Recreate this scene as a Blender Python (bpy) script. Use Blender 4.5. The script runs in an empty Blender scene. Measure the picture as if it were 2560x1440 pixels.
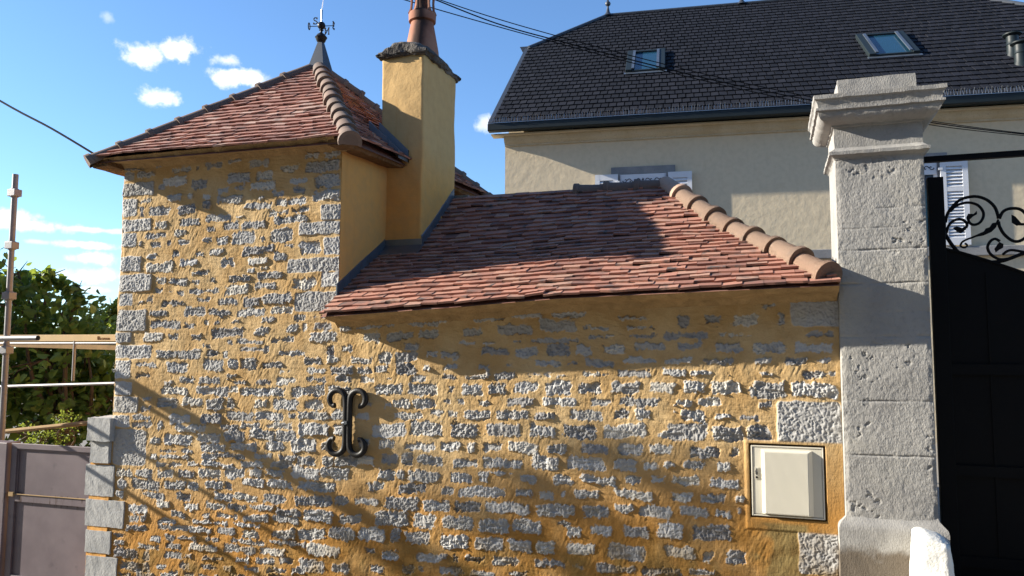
import bpy, bmesh, math, random
import numpy as np
from mathutils import Vector, Matrix
random.seed(7); rng = np.random.default_rng(11)
R = math.radians
scene = bpy.context.scene
COL = scene.collection
# ------------------------------------------------------------------ camera
F = 1920.0; PSI = R(18.4); TH = math.atan(163/F); ROLL = R(0.25)
CAM = np.array([0, -5.6, 1.55])
fw = np.array([-math.sin(PSI)*math.cos(TH), math.cos(PSI)*math.cos(TH), math.sin(TH)])
r0 = np.array([math.cos(PSI), math.sin(PSI), 0]); u0 = np.cross(r0, fw)
r2 = r0*math.cos(ROLL)+u0*math.sin(ROLL); u2 = np.cross(r2, fw)
cam_d = bpy.data.cameras.new('camera'); cam = bpy.data.objects.new('camera', cam_d); COL.objects.link(cam)
cam_d.sensor_width = 36; cam_d.lens = 36*F/2560; cam_d.clip_start = .05; cam_d.clip_end = 2000
cam.matrix_world = Matrix(((r2[0], u2[0], -fw[0], CAM[0]), (r2[1], u2[1], -fw[1], CAM[1]), (r2[2], u2[2], -fw[2], CAM[2]), (0, 0, 0, 1)))
scene.camera = cam
# ------------------------------------------------------------------ light
SUN = np.array([-4.2, -1.0, 1.75]); SUN = SUN/np.linalg.norm(SUN)       # towards the sun
ld = bpy.data.lights.new('sun', 'SUN'); ld.energy = 5.0; ld.angle = R(.55); ld.color = (1, .93, .80)
lo = bpy.data.objects.new('sun', ld); COL.objects.link(lo); lo.location = (-8, -4, 9)
lo.rotation_euler = Vector(-SUN).to_track_quat('-Z', 'Y').to_euler()
world = bpy.data.worlds.new('World'); scene.world = world; world.use_nodes = True
wn, wl = world.node_tree.nodes, world.node_tree.links
wn.clear()
wout = wn.new('ShaderNodeOutputWorld'); bg = wn.new('ShaderNodeBackground'); bg.inputs['Strength'].default_value = .088
sky = wn.new('ShaderNodeTexSky'); sky.sky_type = 'NISHITA'; sky.sun_disc = False
sky.sun_elevation = math.asin(SUN[2]); sky.sun_rotation = math.atan2(SUN[0], SUN[1])
sky.air_density = 1.0; sky.dust_density = .1; sky.ozone_density = 3.0
wl.new(bg.outputs[0], wout.inputs[0])
scene.view_settings.view_transform = 'Standard'; scene.view_settings.look = 'None'
scene.view_settings.exposure = 1.45; scene.view_settings.gamma = 1
scene.cycles.max_bounces = 8
# clouds: soft patches mixed into the sky by direction
def rayd(px, py):
    d = fw + r2*((px-1280)/F) + u2*((720-py)/F)
    return d/np.linalg.norm(d)
geo = wn.new('ShaderNodeTexCoord')
def wm(op, a, b=None, c=None):
    n = wn.new('ShaderNodeMath'); n.operation = op
    for i, v in enumerate((a, b, c)):
        if v is None: continue
        if isinstance(v, (int, float)): n.inputs[i].default_value = v
        else: wl.new(v, n.inputs[i])
    return n.outputs[0]
cn = wn.new('ShaderNodeTexNoise'); cn.inputs['Scale'].default_value = 45; cn.inputs['Detail'].default_value = 7; cn.inputs['Roughness'].default_value = .6
wl.new(geo.outputs['Generated'], cn.inputs['Vector'])
cn2 = wn.new('ShaderNodeTexNoise'); cn2.inputs['Scale'].default_value = 14; cn2.inputs['Detail'].default_value = 3
wl.new(geo.outputs['Generated'], cn2.inputs['Vector'])
nz = wm('ADD', wm('MULTIPLY', wm('SUBTRACT', cn.outputs['Fac'], .5), 2.6), wm('MULTIPLY', wm('SUBTRACT', cn2.outputs['Fac'], .5), 1.2))
total = None
CL = [(360, 138, 50, 32, 1.), (447, 122, 52, 34, 1.), (562, 151, 36, 15, .7), (572, 196, 42, 24, .95), (625, 198, 42, 22, .85), (397, 242, 42, 27, .95),
      (270, 45, 18, 14, .3), (40, 562, 150, 17, .75), (220, 574, 110, 8, .6), (215, 612, 75, 10, .8), (235, 648, 65, 16, .9), (240, 690, 85, 22, .75), (-40, 540, 110, 22, .85),
      (90, 604, 36, 7, .45), (225, 725, 60, 10, .5), (1225, 312, 40, 20, .6)]
for (px, py, rx, ry, st) in CL:
    c = rayd(px, py); e1 = np.cross(c, (0, 0, 1)); e1 /= np.linalg.norm(e1); e2 = np.cross(e1, c)
    def dot(v):
        n = wn.new('ShaderNodeVectorMath'); n.operation = 'DOT_PRODUCT'; wl.new(geo.outputs['Generated'], n.inputs[0]); n.inputs[1].default_value = tuple(v); return n.outputs['Value']
    k = F*(1+((px-1280)/F)**2)**.5
    uu = wm('MULTIPLY', dot(e1), k/rx); vv = wm('MULTIPLY', dot(e2), k/ry)
    d = wm('SQRT', wm('ADD', wm('MULTIPLY', uu, uu), wm('MULTIPLY', vv, vv)))
    d = wm('ADD', d, nz)
    mr = wn.new('ShaderNodeMapRange'); mr.interpolation_type = 'SMOOTHSTEP'
    mr.inputs['From Min'].default_value = 1.2; mr.inputs['From Max'].default_value = .25; mr.inputs['To Max'].default_value = st
    wl.new(d, mr.inputs['Value'])
    m = wm('MULTIPLY', mr.outputs[0], wm('GREATER_THAN', dot(c), .5))
    total = m if total is None else wm('MAXIMUM', total, m)
mixc = wn.new('ShaderNodeMix'); mixc.data_type = 'RGBA'
tn = wn.new('ShaderNodeMix'); tn.data_type = 'RGBA'; tn.blend_type = 'MULTIPLY'; tn.inputs[0].default_value = 1; wl.new(sky.outputs[0], tn.inputs[6]); tn.inputs[7].default_value = (.74, .885, 1.03, 1)
wl.new(total, mixc.inputs['Factor']); wl.new(tn.outputs[2], mixc.inputs[6]); mixc.inputs[7].default_value = (6.2, 6.2, 6.0, 1)
wl.new(mixc.outputs[2], bg.inputs['Color'])

# ------------------------------------------------------------------ picture-to-place helpers (measuring)
def ray(px, py): return fw + r2*((px-1280)/F) + u2*((720-py)/F)
def atY(px, py, Y):
    d = ray(px, py); return CAM + d*((Y-CAM[1])/d[1])
def atX(px, py, X):
    d = ray(px, py); return CAM + d*((X-CAM[0])/d[0])
def atP(px, py, o, n):
    d = ray(px, py); return CAM + d*(np.dot(np.asarray(o)-CAM, n)/np.dot(d, n))
# ------------------------------------------------------------------ numpy noise
_T = [np.random.default_rng(s).random((256, 256)) for s in range(12)]
def vn(x, y, s):
    T = _T[s % 12]; ox = (s*37.7) % 91; x = x+ox; y = y+ox*1.7
    xi = np.floor(x).astype(int); yi = np.floor(y).astype(int); fx = x-xi; fy = y-yi
    fx = fx*fx*fx*(fx*(fx*6-15)+10); fy = fy*fy*fy*(fy*(fy*6-15)+10)
    g = lambda a, b: T[a & 255, b & 255]
    return (g(xi, yi)*(1-fx)+g(xi+1, yi)*fx)*(1-fy)+(g(xi, yi+1)*(1-fx)+g(xi+1, yi+1)*fx)*fy
def fbm(x, y, f, o, s, gain=.5):
    a = 1; t = 0; n = 0
    for i in range(o):
        t = t+a*(vn(x*f, y*f, s+i)-.5); n += a; a *= gain; f *= 2.03
    return t/n*2
def sstep(a, b, x):
    t = np.clip((x-a)/(b-a), 0, 1); return t*t*(3-2*t)
# ------------------------------------------------------------------ mesh helpers
class MB:
    def __init__(s): s.v = []; s.f = []; s.t = []
    def add(s, vs, fs, tint=None):
        b = len(s.v); s.v.extend([tuple(map(float, p)) for p in vs])
        for f in fs: s.f.append([b+i for i in f]); s.t.append(tint or (.5, .5, .5))
    def hexa(s, c, tint=None):   # 8 corners: bottom 0-3, top 4-7
        s.add(c, [(3, 2, 1, 0), (4, 5, 6, 7), (0, 1, 5, 4), (1, 2, 6, 5), (2, 3, 7, 6), (3, 0, 4, 7)], tint)
    def box(s, x0, x1, y0, y1, z0, z1, tint=None, T=None):
        c = [(x0, y0, z0), (x1, y0, z0), (x1, y1, z0), (x0, y1, z0), (x0, y0, z1), (x1, y0, z1), (x1, y1, z1), (x0, y1, z1)]
        if T: c = [T(*p) for p in c]
        s.hexa(c, tint)
    def prism(s, poly, off, tint=None):   # planar polygon extruded by a vector
        n = len(poly); off = np.asarray(off); p = [np.asarray(q, float) for q in poly]
        vs = p+[q+off for q in p]
        fs = [list(range(n))[::-1], list(range(n, 2*n))]+[(i, (i+1) % n, n+(i+1) % n, n+i) for i in range(n)]
        s.add(vs, fs, tint)
    def tube(s, pts, r, seg=8, tint=None, caps=True):
        pts = [np.asarray(p, float) for p in pts]; n = len(pts); vs = []; prev = None
        for i, p in enumerate(pts):
            t = pts[min(i+1, n-1)]-pts[max(i-1, 0)]; t = t/(np.linalg.norm(t)+1e-9)
            if prev is None:
                a = np.array([0, 0, 1.]) if abs(t[2]) < .9 else np.array([1., 0, 0]); prev = a
            a = prev-t*np.dot(prev, t); a /= np.linalg.norm(a)+1e-9; prev = a; b = np.cross(t, a)
            rr = r[i] if isinstance(r, (list, tuple)) else r
            for k in range(seg):
                q = 2*math.pi*k/seg; vs.append(p+rr*(a*math.cos(q)+b*math.sin(q)))
        fs = [(i*seg+k, i*seg+(k+1) % seg, (i+1)*seg+(k+1) % seg, (i+1)*seg+k) for i in range(n-1) for k in range(seg)]
        if caps: fs += [list(range(seg))[::-1], [(n-1)*seg+k for k in range(seg)]]
        s.add(vs, fs, tint)
    def lathe(s, prof, c, seg=20, tint=None, sq=0):
        vs = []; c = np.asarray(c, float); n = len(prof)
        for (r, z) in prof:
            for k in range(seg):
                q = 2*math.pi*(k+.5)/seg; vs.append((c[0]+r*math.cos(q), c[1]+r*math.sin(q), c[2]+z))
        fs = [(i*seg+k, i*seg+(k+1) % seg, (i+1)*seg+(k+1) % seg, (i+1)*seg+k) for i in range(n-1) for k in range(seg)]
        fs += [list(range(seg))[::-1], [(n-1)*seg+k for k in range(seg)]]
        s.add(vs, fs, tint)
    def ball(s, c, r, tint=None, seg=14, sz=1):
        s.lathe([(max(1e-4, r*math.sin(math.pi*i/10)), -r*sz*math.cos(math.pi*i/10)) for i in range(11)], c, seg, tint)
    def build(s, name, mat, parent=None, smooth=False, bevel=0, tri=False):
        me = bpy.data.meshes.new(name); me.from_pydata(s.v, [], s.f); me.materials.append(mat)
        a = me.attributes.new('tint', 'FLOAT_COLOR', 'FACE')
        a.data.foreach_set('color', np.array([(t[0], t[1], t[2], 1) for t in s.t], dtype=np.float32).ravel())
        if smooth: me.polygons.foreach_set('use_smooth', [True]*len(me.polygons))
        me.validate(); me.update()
        if smooth and smooth != True and hasattr(me, 'set_sharp_from_angle'): me.set_sharp_from_angle(angle=R(smooth))
        o = bpy.data.objects.new(name, me); COL.objects.link(o)
        if parent: child(o, parent)
        if bevel:
            m = o.modifiers.new('bevel', 'BEVEL'); m.width = bevel; m.segments = 2; m.limit_method = 'ANGLE'; m.angle_limit = R(35)
        return o
def child(o, p):
    o.parent = p; bpy.context.view_layer.update()
    o.matrix_parent_inverse = p.matrix_world.inverted()
def tag(o, label=None, cat=None, group=None, kind=None):
    for k, v in (('label', label), ('category', cat), ('group', group), ('kind', kind)):
        if v: o[k] = v
    return o
def empty(name, loc, label, cat, group=None):
    o = bpy.data.objects.new(name, None); COL.objects.link(o); o.location = tuple(map(float, loc)); o.empty_display_size = .2
    bpy.context.view_layer.update()
    return tag(o, label, cat, group)
def gridmesh(name, V, ok, mat, parent, tint=None, smooth=True):
    """V (n,m,3) vertex grid, ok (n-1,m-1) faces kept, tint (n,m,3) per vertex"""
    n, m = V.shape[:2]; idx = np.arange(n*m).reshape(n, m)
    q = np.stack([idx[:-1, :-1], idx[1:, :-1], idx[1:, 1:], idx[:-1, 1:]], -1)[ok]
    used = np.zeros(n*m, bool); used[q.ravel()] = True; remap = np.cumsum(used)-1
    v = V.reshape(-1, 3)[used]; q = remap[q]
    me = bpy.data.meshes.new(name); me.vertices.add(len(v)); me.vertices.foreach_set('co', v.astype(np.float32).ravel())
    me.loops.add(q.size); me.loops.foreach_set('vertex_index', q.astype(np.int32).ravel())
    me.polygons.add(len(q)); me.polygons.foreach_set('loop_start', np.arange(0, q.size, 4, dtype=np.int32))
    me.polygons.foreach_set('loop_total', np.full(len(q), 4, dtype=np.int32))
    me.update(calc_edges=True)
    if smooth: me.polygons.foreach_set('use_smooth', np.ones(len(q), bool))
    if tint is not None:
        a = me.attributes.new('tint', 'FLOAT_COLOR', 'POINT')
        t = np.concatenate([tint.reshape(-1, 3)[used], np.ones((len(v), 1))], 1).astype(np.float32)
        a.data.foreach_set('color', t.ravel())
    me.materials.append(mat)
    o = bpy.data.objects.new(name, me); COL.objects.link(o)
    if parent: child(o, parent)
    return o
# ------------------------------------------------------------------ materials
class NT:
    def __init__(s, name):
        s.m = bpy.data.materials.new(name); s.m.use_nodes = True; s.n = s.m.node_tree.nodes; s.l = s.m.node_tree.links
        s.b = s.n['Principled BSDF']; s.tc = s.n.new('ShaderNodeTexCoord'); s.out = s.n['Material Output']
    def co(s, sc=(1, 1, 1), rot=(0, 0, 0)):
        mp = s.n.new('ShaderNodeMapping'); mp.inputs['Scale'].default_value = sc; mp.inputs['Rotation'].default_value = rot
        s.l.new(s.tc.outputs['Object'], mp.inputs['Vector']); return mp.outputs[0]
    def noise(s, scale, detail=4, rough=.55, vec=None, w=None):
        n = s.n.new('ShaderNodeTexNoise'); n.inputs['Scale'].default_value = scale; n.inputs['Detail'].default_value = detail; n.inputs['Roughness'].default_value = rough
        if w is not None: n.noise_dimensions = '4D'; s.l.new(w, n.inputs['W'])
        s.l.new(vec or s.tc.outputs['Object'], n.inputs['Vector']); return n.outputs['Fac']
    def math(s, op, a, b=None):
        n = s.n.new('ShaderNodeMath'); n.operation = op
        for i, v in enumerate((a, b)):
            if v is None: continue
            if isinstance(v, (int, float)): n.inputs[i].default_value = v
            else: s.l.new(v, n.inputs[i])
        return n.outputs[0]
    def rng(s, v, a, b, c=0, d=1):
        n = s.n.new('ShaderNodeMapRange'); n.interpolation_type = 'SMOOTHSTEP'
        for k, x in (('From Min', a), ('From Max', b), ('To Min', c), ('To Max', d)): n.inputs[k].default_value = x
        s.l.new(v, n.inputs['Value']); return n.outputs[0]
    def ramp(s, v, stops):
        n = s.n.new('ShaderNodeValToRGB'); e = n.color_ramp.elements
        while len(e) < len(stops): e.new(.5)
        for el, (p, c) in zip(e, stops): el.position = p; el.color = (*c, 1)
        s.l.new(v, n.inputs[0]); return n.outputs[0]
    def mix(s, f, a, b, mode='MIX'):
        n = s.n.new('ShaderNodeMix'); n.data_type = 'RGBA'; n.blend_type = mode
        for k, v in ((0, f), (6, a), (7, b)):
            if isinstance(v, tuple): n.inputs[k].default_value = (*v, 1)
            elif isinstance(v, (int, float)): n.inputs[k].default_value = v
            else: s.l.new(v, n.inputs[k])
        return n.outputs[2]
    def tint(s):
        a = s.n.new('ShaderNodeAttribute'); a.attribute_name = 'tint'; x = s.n.new('ShaderNodeSeparateColor'); s.l.new(a.outputs['Color'], x.inputs[0]); return x.outputs
    def xyz(s):
        x = s.n.new('ShaderNodeSeparateXYZ'); s.l.new(s.tc.outputs['Object'], x.inputs[0]); return x.outputs
    def bump(s, h, st=.5, dist=.01):
        b = s.n.new('ShaderNodeBump'); b.inputs['Strength'].default_value = st; b.inputs['Distance'].default_value = dist
        s.l.new(h, b.inputs['Height']); s.l.new(b.outputs[0], s.b.inputs['Normal'])
    def fin(s, col, rough=.85, metal=0, spec=.3):
        if isinstance(col, tuple): s.b.inputs['Base Color'].default_value = (*col, 1)
        else: s.l.new(col, s.b.inputs['Base Color'])
        s.b.inputs['Roughness'].default_value = rough; s.b.inputs['Metallic'].default_value = metal; s.b.inputs['Specular IOR Level'].default_value = spec
        return s.m
def plain(name, c, var=.25, scale=6, rough=.7, metal=0, spec=.4, bst=.15, bsc=60, bdist=.004):
    t = NT(name); n = t.noise(scale, 5)
    col = t.mix(n, tuple(x*(1-var) for x in c), tuple(min(1, x*(1+var)) for x in c))
    if bst: t.bump(t.noise(bsc, 4), bst, bdist)
    return t.fin(col, rough, metal, spec)

def mat_wall():
    t = NT('ochre pointed rubble'); r, g, b = t.tint()[:3]; P3 = t.xyz(); z = t.math('ADD', t.math('SUBTRACT', P3[2], t.math('MULTIPLY', P3[0], .085)), .12)
    n1 = t.noise(2.2, 5); n2 = t.noise(25, 4); n3 = t.noise(7, 5)
    mort = t.mix(t.rng(n1, .35, .68), (.41, .258, .108), (.49, .345, .175))
    mort = t.mix(t.rng(n3, .45, .75, 0, .5), mort, (.55, .40, .215))
    low = t.math('MULTIPLY', t.rng(z, 1.2, .42), t.rng(n1, .25, .55))
    mort = t.mix(t.math('MULTIPLY', low, .9), mort, (.36, .165, .03))
    mort = t.mix(t.rng(n2, .55, .8, 0, .25), mort, (.30, .17, .06))
    stone = t.ramp(b, [(.2, (.215, .21, .215)), (.5, (.34, .33, .315)), (.75, (.42, .415, .41)), (1, (.50, .465, .40))])
    stone = t.mix(t.rng(n3, .5, .75, 0, .6), stone, (.41, .38, .325))
    stone = t.mix(t.rng(n2, .55, .75, 0, .5), stone, (.22, .21, .21))
    dirt = t.math('MULTIPLY', t.rng(z, .58, .2), t.rng(t.noise(3.5, 5), .40, .6))
    col = t.mix(r, mort, stone)
    brown = t.mix(n3, (.13, .07, .02), (.25, .165, .05))
    col = t.mix(t.math('MULTIPLY', dirt, .8), col, brown)
    col = t.mix(g, col, t.mix(t.rng(n3, .35, .65), (.13, .085, .03), (.25, .185, .075)))
    br = t.math('ADD', t.noise(9, 3, .6, t.co((9, 9, 2.2), (0, R(25), 0))), t.noise(9, 3, .6, t.co((2, 9, 8), (0, R(-30), 0))))
    fine = t.noise(90, 3)
    h = t.math('ADD', t.math('MULTIPLY', br, .5), t.math('MULTIPLY', fine, .5))
    t.bump(h, .75, .006)
    return t.fin(col, .93, 0, .15)
def mat_tiles(name, stops, smudge=.5, smc=(.10, .085, .08), rough=.8, spec=.25):
    t = NT(name); r, g, b = t.tint()[:3]
    col = t.ramp(r, stops)
    w = t.math('MULTIPLY', g, 40)
    sm = t.noise(9, 4, .6, None, w)
    col = t.mix(t.math('MULTIPLY', t.rng(sm, .5, .68), t.math('MULTIPLY', b, smudge*2)), col, smc)
    col = t.mix(t.rng(t.noise(7, 4, .6, None, t.math('ADD', w, 9)),   .58, .74, 0, .2 if stops[0][1][0] > .05 else .1), col, tuple(min(.5, x*1.9) for x in stops[1][1]))
    col = t.mix(t.rng(t.noise(60, 4), .5, .8, 0, .35), col, tuple(x*.5 for x in stops[0][1]))
    t.bump(t.noise(70, 5), .35, .004)
    return t.fin(col, rough, 0, spec)
def mat_render(name, hi, lo, z0, z1, bst=.5):
    t = NT(name); z = t.xyz()[2]; n = t.noise(1.8, 6); m = t.noise(12, 5)
    f = t.rng(t.math('ADD', z, t.math('MULTIPLY', n, .5)), z0, z1)
    col = t.mix(f, lo, hi); col = t.mix(t.rng(m, .35, .75, 0, .3), col, tuple(x*.72 for x in hi))
    col = t.mix(t.rng(t.noise(3, 5, .6, t.co((3, 3, .5))), .55, .75, 0, .25), col, tuple(x*.7 for x in lo))
    h = t.math('ADD', t.math('MULTIPLY', t.noise(7, 4), 1.0), t.math('MULTIPLY', t.noise(70, 3), .12))
    t.bump(h, bst, .02); return t.fin(col, .9, 0, .15)
def mat_stone(name, c1, c2, c3=None, bs=110, bst=.7, zstain=None, bdist=.005):
    t = NT(name); n = t.noise(2.5, 6); m = t.noise(35, 4)
    col = t.mix(t.rng(n, .3, .7), c1, c2); col = t.mix(t.rng(m, .5, .75, 0, .35), col, tuple(x*.55 for x in c1))
    if c3: col = t.mix(t.rng(t.noise(1.3, 5), .5, .65, 0, .55), col, c3)
    if zstain:
        z = t.xyz()[2]; f = t.math('MULTIPLY', t.rng(t.math('ADD', z, t.math('MULTIPLY', t.noise(5, 6), .42)), zstain, zstain-.12), .85)
        col = t.mix(f, col, (.10, .075, .05))
    h = t.math('ADD', t.noise(bs, 3, .6, t.co((1, 1, .55))), t.math('MULTIPLY', t.noise(14, 5), .9))
    t.bump(h, bst, bdist); return t.fin(col, .9, 0, .2)
M = {}
M['wall'] = mat_wall()
M['tile_low'] = mat_tiles('terracotta plain tiles', [(0, (.19, .095, .075)), (.35, (.33, .155, .112)), (.7, (.39, .19, .135)), (1, (.36, .215, .16))], .6)
M['tile_tower'] = mat_tiles('brownish terracotta tiles', [(0, (.19, .095, .078)), (.4, (.29, .135, .102)), (.75, (.36, .185, .145)), (1, (.41, .275, .225))], .55)
M['hip_light'] = mat_tiles('terracotta hip tiles', [(0, (.30, .20, .145)), (.5, (.36, .255, .19)), (1, (.40, .235, .155))], .3, (.2, .17, .15))
M['hip_dark'] = mat_tiles('brown hip tiles', [(0, (.13, .095, .078)), (.5, (.17, .125, .10)), (1, (.21, .14, .11))], .3, (.11, .10, .095))
M['slate'] = mat_tiles('anthracite roof tiles', [(0, (.010, .011, .015)), (.5, (.0125, .0135, .018)), (1, (.017, .018, .024))], .15, (.01, .01, .011), .75, .12)
M['ochre'] = mat_render('ochre render', (.56, .37, .165), (.66, .335, .095), 3.25, 3.9)
M['soffit'] = plain('eaves mortar', (.36, .235, .11), .5, 10, .95, 0, .1, 1.0, 24, .03)
M['cream'] = mat_render('cream house render', (.62, .51, .355), (.64, .54, .38), 3, 6, .35)
M['corn'] = mat_stone('beige cornice stone', (.43, .35, .23), (.50, .43, .31), None, 60, .3)
M['greystone'] = mat_stone('grey lintel stone', (.20, .20, .205), (.27, .265, .26), None, 60, .3)
M['board'] = plain('dark eaves mortar', (.17, .10, .05), .6, 16, .95, 0, .1, 1.0, 22, .04)
M['zinc'] = plain('zinc sheet', (.17, .20, .235), .3, 5, .38, .75, .5, .1, 20)
M['zincdark'] = plain('dark zinc', (.045, .052, .064), .3, 6, .45, .3, .5, 0)
M['darkmetal'] = plain('blackened iron', (.010, .009, .009), .3, 20, .5, .0, .3, .3, 80)
M['gateblack'] = plain('black painted steel', (.005, .005, .0055), .3, 3, .65, 0, .12, 0)
M['pillar'] = mat_stone('grey limestone', (.25, .24, .228), (.33, .318, .298), (.34, .32, .28), 120, .75, .55)
M['pier'] = mat_stone('bush hammered grey stone', (.30, .30, .295), (.40, .395, .385), None, 80, .8)
M['capstone'] = mat_stone('chimney cap stone', (.05, .045, .042), (.13, .12, .11), (.22, .2, .18), 25, 1.0, None, .03)
M['white'] = plain('white paint', (.62, .63, .66), .06, 5, .5, 0, .4, .1, 30)
M['limewash'] = plain('white limewash', (.80, .78, .72), .08, 8, .8, 0, .3, .5, 40, .01)
M['beige'] = plain('ivory plastic', (.62, .58, .48), .06, 6, .45, 0, .4, 0)
M['beige2'] = plain('ivory plastic frame', (.60, .56, .47), .08, 6, .5, 0, .4, 0)
M['black'] = plain('black', (.006, .006, .007), .2, 10, .8, 0, .1, 0)
M['gutter'] = plain('dark green grey gutter', (.010, .016, .018), .2, 3, .5, 0, .3, 0)
M['spike'] = plain('steel spikes', (.35, .36, .37), .2, 9, .35, .8, .5, 0)
M['wood'] = plain('scaffold timber', (.55, .40, .22), .12, 9, .8, 0, .2, .3, 40)
M['woodold'] = plain('weathered timber', (.30, .20, .10), .35, 9, .85, 0, .2, .3, 40)
M['steel'] = plain('galvanised tube', (.21, .205, .215), .3, 12, .5, .25, .5, .2, 50)
M['orange'] = plain('orange plastic', (.75, .22, .05), .1, 9, .5, 0, .4, 0)
M['ink'] = plain('brown stencil ink', (.14, .055, .015), .2, 30, .9, 0, .1, 0)
M['leafdark'] = None
def mat_gate_left():
    t = NT('mauve painted steel'); n = t.noise(2.5, 5); z = t.xyz()[2]
    col = t.mix(t.rng(n, .3, .7), (.105, .080, .090), (.15, .118, .128))
    col = t.mix(t.rng(t.noise(7, 6), .6, .75, 0, .6), col, (.07, .055, .065))
    band = t.math('MULTIPLY', t.rng(z, .04, .10), t.rng(z, .185, .165))
    drip = t.math('MULTIPLY', band, t.rng(t.noise(6, 4, .7, t.co((6, 6, .35))), .56, .62))
    col = t.mix(drip, col, (.05, .025, .02))
    t.bump(t.noise(30, 4), .1, .003); return t.fin(col, .5, .1, .4)
M['gateleft'] = mat_gate_left()
def mat_pot():
    t = NT('sooty terracotta'); n = t.noise(4, 5)
    col = t.mix(t.rng(n, .3, .7), (.26, .11, .07), (.33, .17, .115))
    x = t.xyz()[0]; s = t.math('MULTIPLY', t.rng(t.math('ADD', x, t.math('MULTIPLY', n, .1)), -3.23, -3.17), t.rng(t.math('ADD', x, t.math('MULTIPLY', n, .1)), -3.06, -3.13))
    col = t.mix(t.math('MULTIPLY', s, .9), col, (.03, .02, .018)); t.bump(t.noise(40, 4), .3, .005); return t.fin(col, .85, 0, .2)
M['pot'] = mat_pot()
def mat_glass():
    t = NT('window glass'); return t.fin((.012, .045, .075), .12, 0, .7)
M['glass'] = mat_glass()
def mat_leaf(name, stops, trans=.45):
    t = NT(name); r, g, b = t.tint()[:3]; col = t.ramp(r, stops); t.fin(col, .5, 0, .4)
    tr = t.n.new('ShaderNodeBsdfTranslucent'); c2 = t.mix(.6, col, (.35, .42, .05)); t.l.new(c2, tr.inputs['Color'])
    mx = t.n.new('ShaderNodeMixShader'); mx.inputs[0].default_value = trans
    t.l.new(t.b.outputs[0], mx.inputs[1]); t.l.new(tr.outputs[0], mx.inputs[2]); t.l.new(mx.outputs[0], t.out.inputs[0]); return t.m
M['leaf'] = mat_leaf('large green leaves', [(0, (.03, .07, .018)), (.45, (.07, .135, .03)), (.8, (.17, .24, .045)), (1, (.32, .33, .07))])
M['shrub'] = mat_leaf('yellow green leaves', [(0, (.06, .09, .02)), (.6, (.13, .17, .03)), (1, (.24, .26, .05))])
M['bark'] = plain('bark', (.10, .075, .05), .4, 12, .95, 0, .1, .8, 25, .02)
def mat_street():
    t = NT('asphalt and gravel'); n = t.noise(1.2, 5); m = t.noise(60, 4)
    col = t.mix(n, (.20, .18, .155), (.27, .245, .21)); col = t.mix(t.rng(m, .4, .7, 0, .5), col, (.09, .085, .08)); t.bump(m, .5, .01); return t.fin(col, .9, 0, .2)
M['street'] = mat_street()

# ------------------------------------------------------------------ ground
def gz(x): return -.75+.085*(np.clip(x, -12, 3)+7.6)-.02
xs = np.concatenate([[-400, -120, -40], np.linspace(-14, 6, 41), [40, 120, 400]]); ys = np.concatenate([[-400, -100, -30], np.linspace(-12, 16, 29), [40, 120, 500]])
GX, GY = np.meshgrid(xs, ys, indexing='ij')
st = gridmesh('street', np.stack([GX, GY, gz(GX)], -1), np.ones((len(xs)-1, len(ys)-1), bool), M['street'], None)
tag(st, kind='structure')
# ================================================================== stone outbuilding with tower
house = empty('stone_outbuilding', (-2.6, .1, -.4), 'ochre pointed rubble stone outbuilding with a square tower, brown tiled roofs and a rendered chimney', 'building')
# exposed stones of the front wall as measured in close-up crops: (crop x, crop y, scale) then x,y,w,h in crop units
SA = "250,145,320,70 500,185,150,45 620,175,30,40 735,155,130,50 890,120,100,40 1060,140,150,60 1440,85,110,30 1590,65,110,80 1520,160,250,85 1280,175,140,60 250,220,130,55 455,265,170,65 630,290,125,80 915,245,165,75 1095,225,130,70 1345,265,130,40 1555,265,180,95 355,310,60,50 915,315,75,40 1090,300,190,60 800,335,80,50 1200,355,80,45 1345,330,90,50 1545,370,190,85 450,385,110,50 560,380,40,40 680,375,70,50 845,400,190,60 1075,390,60,30 245,410,80,30 345,480,150,65 545,470,130,80 680,440,70,60 1050,445,210,50 1225,420,80,60 1330,415,130,55 1360,470,120,35 1200,495,140,40 215,490,30,70 560,560,150,65 770,530,190,60 920,525,50,20 1295,545,250,60 350,585,90,60 860,590,110,60 1020,580,170,60 315,660,165,45 490,640,100,55 715,610,60,40 945,675,175,100 1220,655,160,100 680,690,80,40 790,695,85,55 1090,685,30,40 315,725,80,40 520,705,95,45 205,720,25,45 410,710,30,45 1430,750,150,100 1280,730,60,30 290,805,65,50 460,785,55,60 630,795,55,35 750,775,110,55 1050,765,235,65 1215,805,95,65 345,890,200,75 555,855,130,55 830,850,90,70 1050,845,155,60 1095,895,60,30 1000,910,50,35 630,930,125,40 1140,945,190,60 350,980,80,55 475,990,130,55 600,990,70,45 725,980,30,30 920,970,160,50 1385,1005,170,90 1100,1020,170,60 665,1060,220,45 900,1050,175,75 340,1055,60,40 495,1075,50,40 420,1065,40,30 270,1120,50,50 210,1140,40,35 440,1145,165,55 660,1125,80,40 835,1140,140,50 1000,1135,130,80 1190,1115,215,90 335,1220,130,50 600,1205,150,75 775,1215,170,55 1000,1215,200,60 1225,1195,160,65 385,1300,225,65 560,1310,80,50 680,1285,40,40 755,1280,35,30 885,1280,70,30 1130,1265,110,45 1350,1250,90,40 1550,1240,190,35 300,1390,150,75 445,1385,65,45 610,1390,80,50 835,1360,235,75 1085,1350,115,60 1295,1330,80,60 1390,1320,30,50 1520,1310,130,60 1230,1410,160,45 1000,1425,200,40 1520,1390,210,80"
QA = "125,235,75,60 190,325,225,95 130,460,105,130 180,585,210,90 122,690,105,100 135,865,150,110 170,1000,235,125 100,1120,95,90 140,1270,210,155 85,1395,105,75 1575,490,140,110 1495,605,290,95 1585,735,120,120 1455,870,375,100 1575,975,135,110 1470,1135,310,145"
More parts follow.
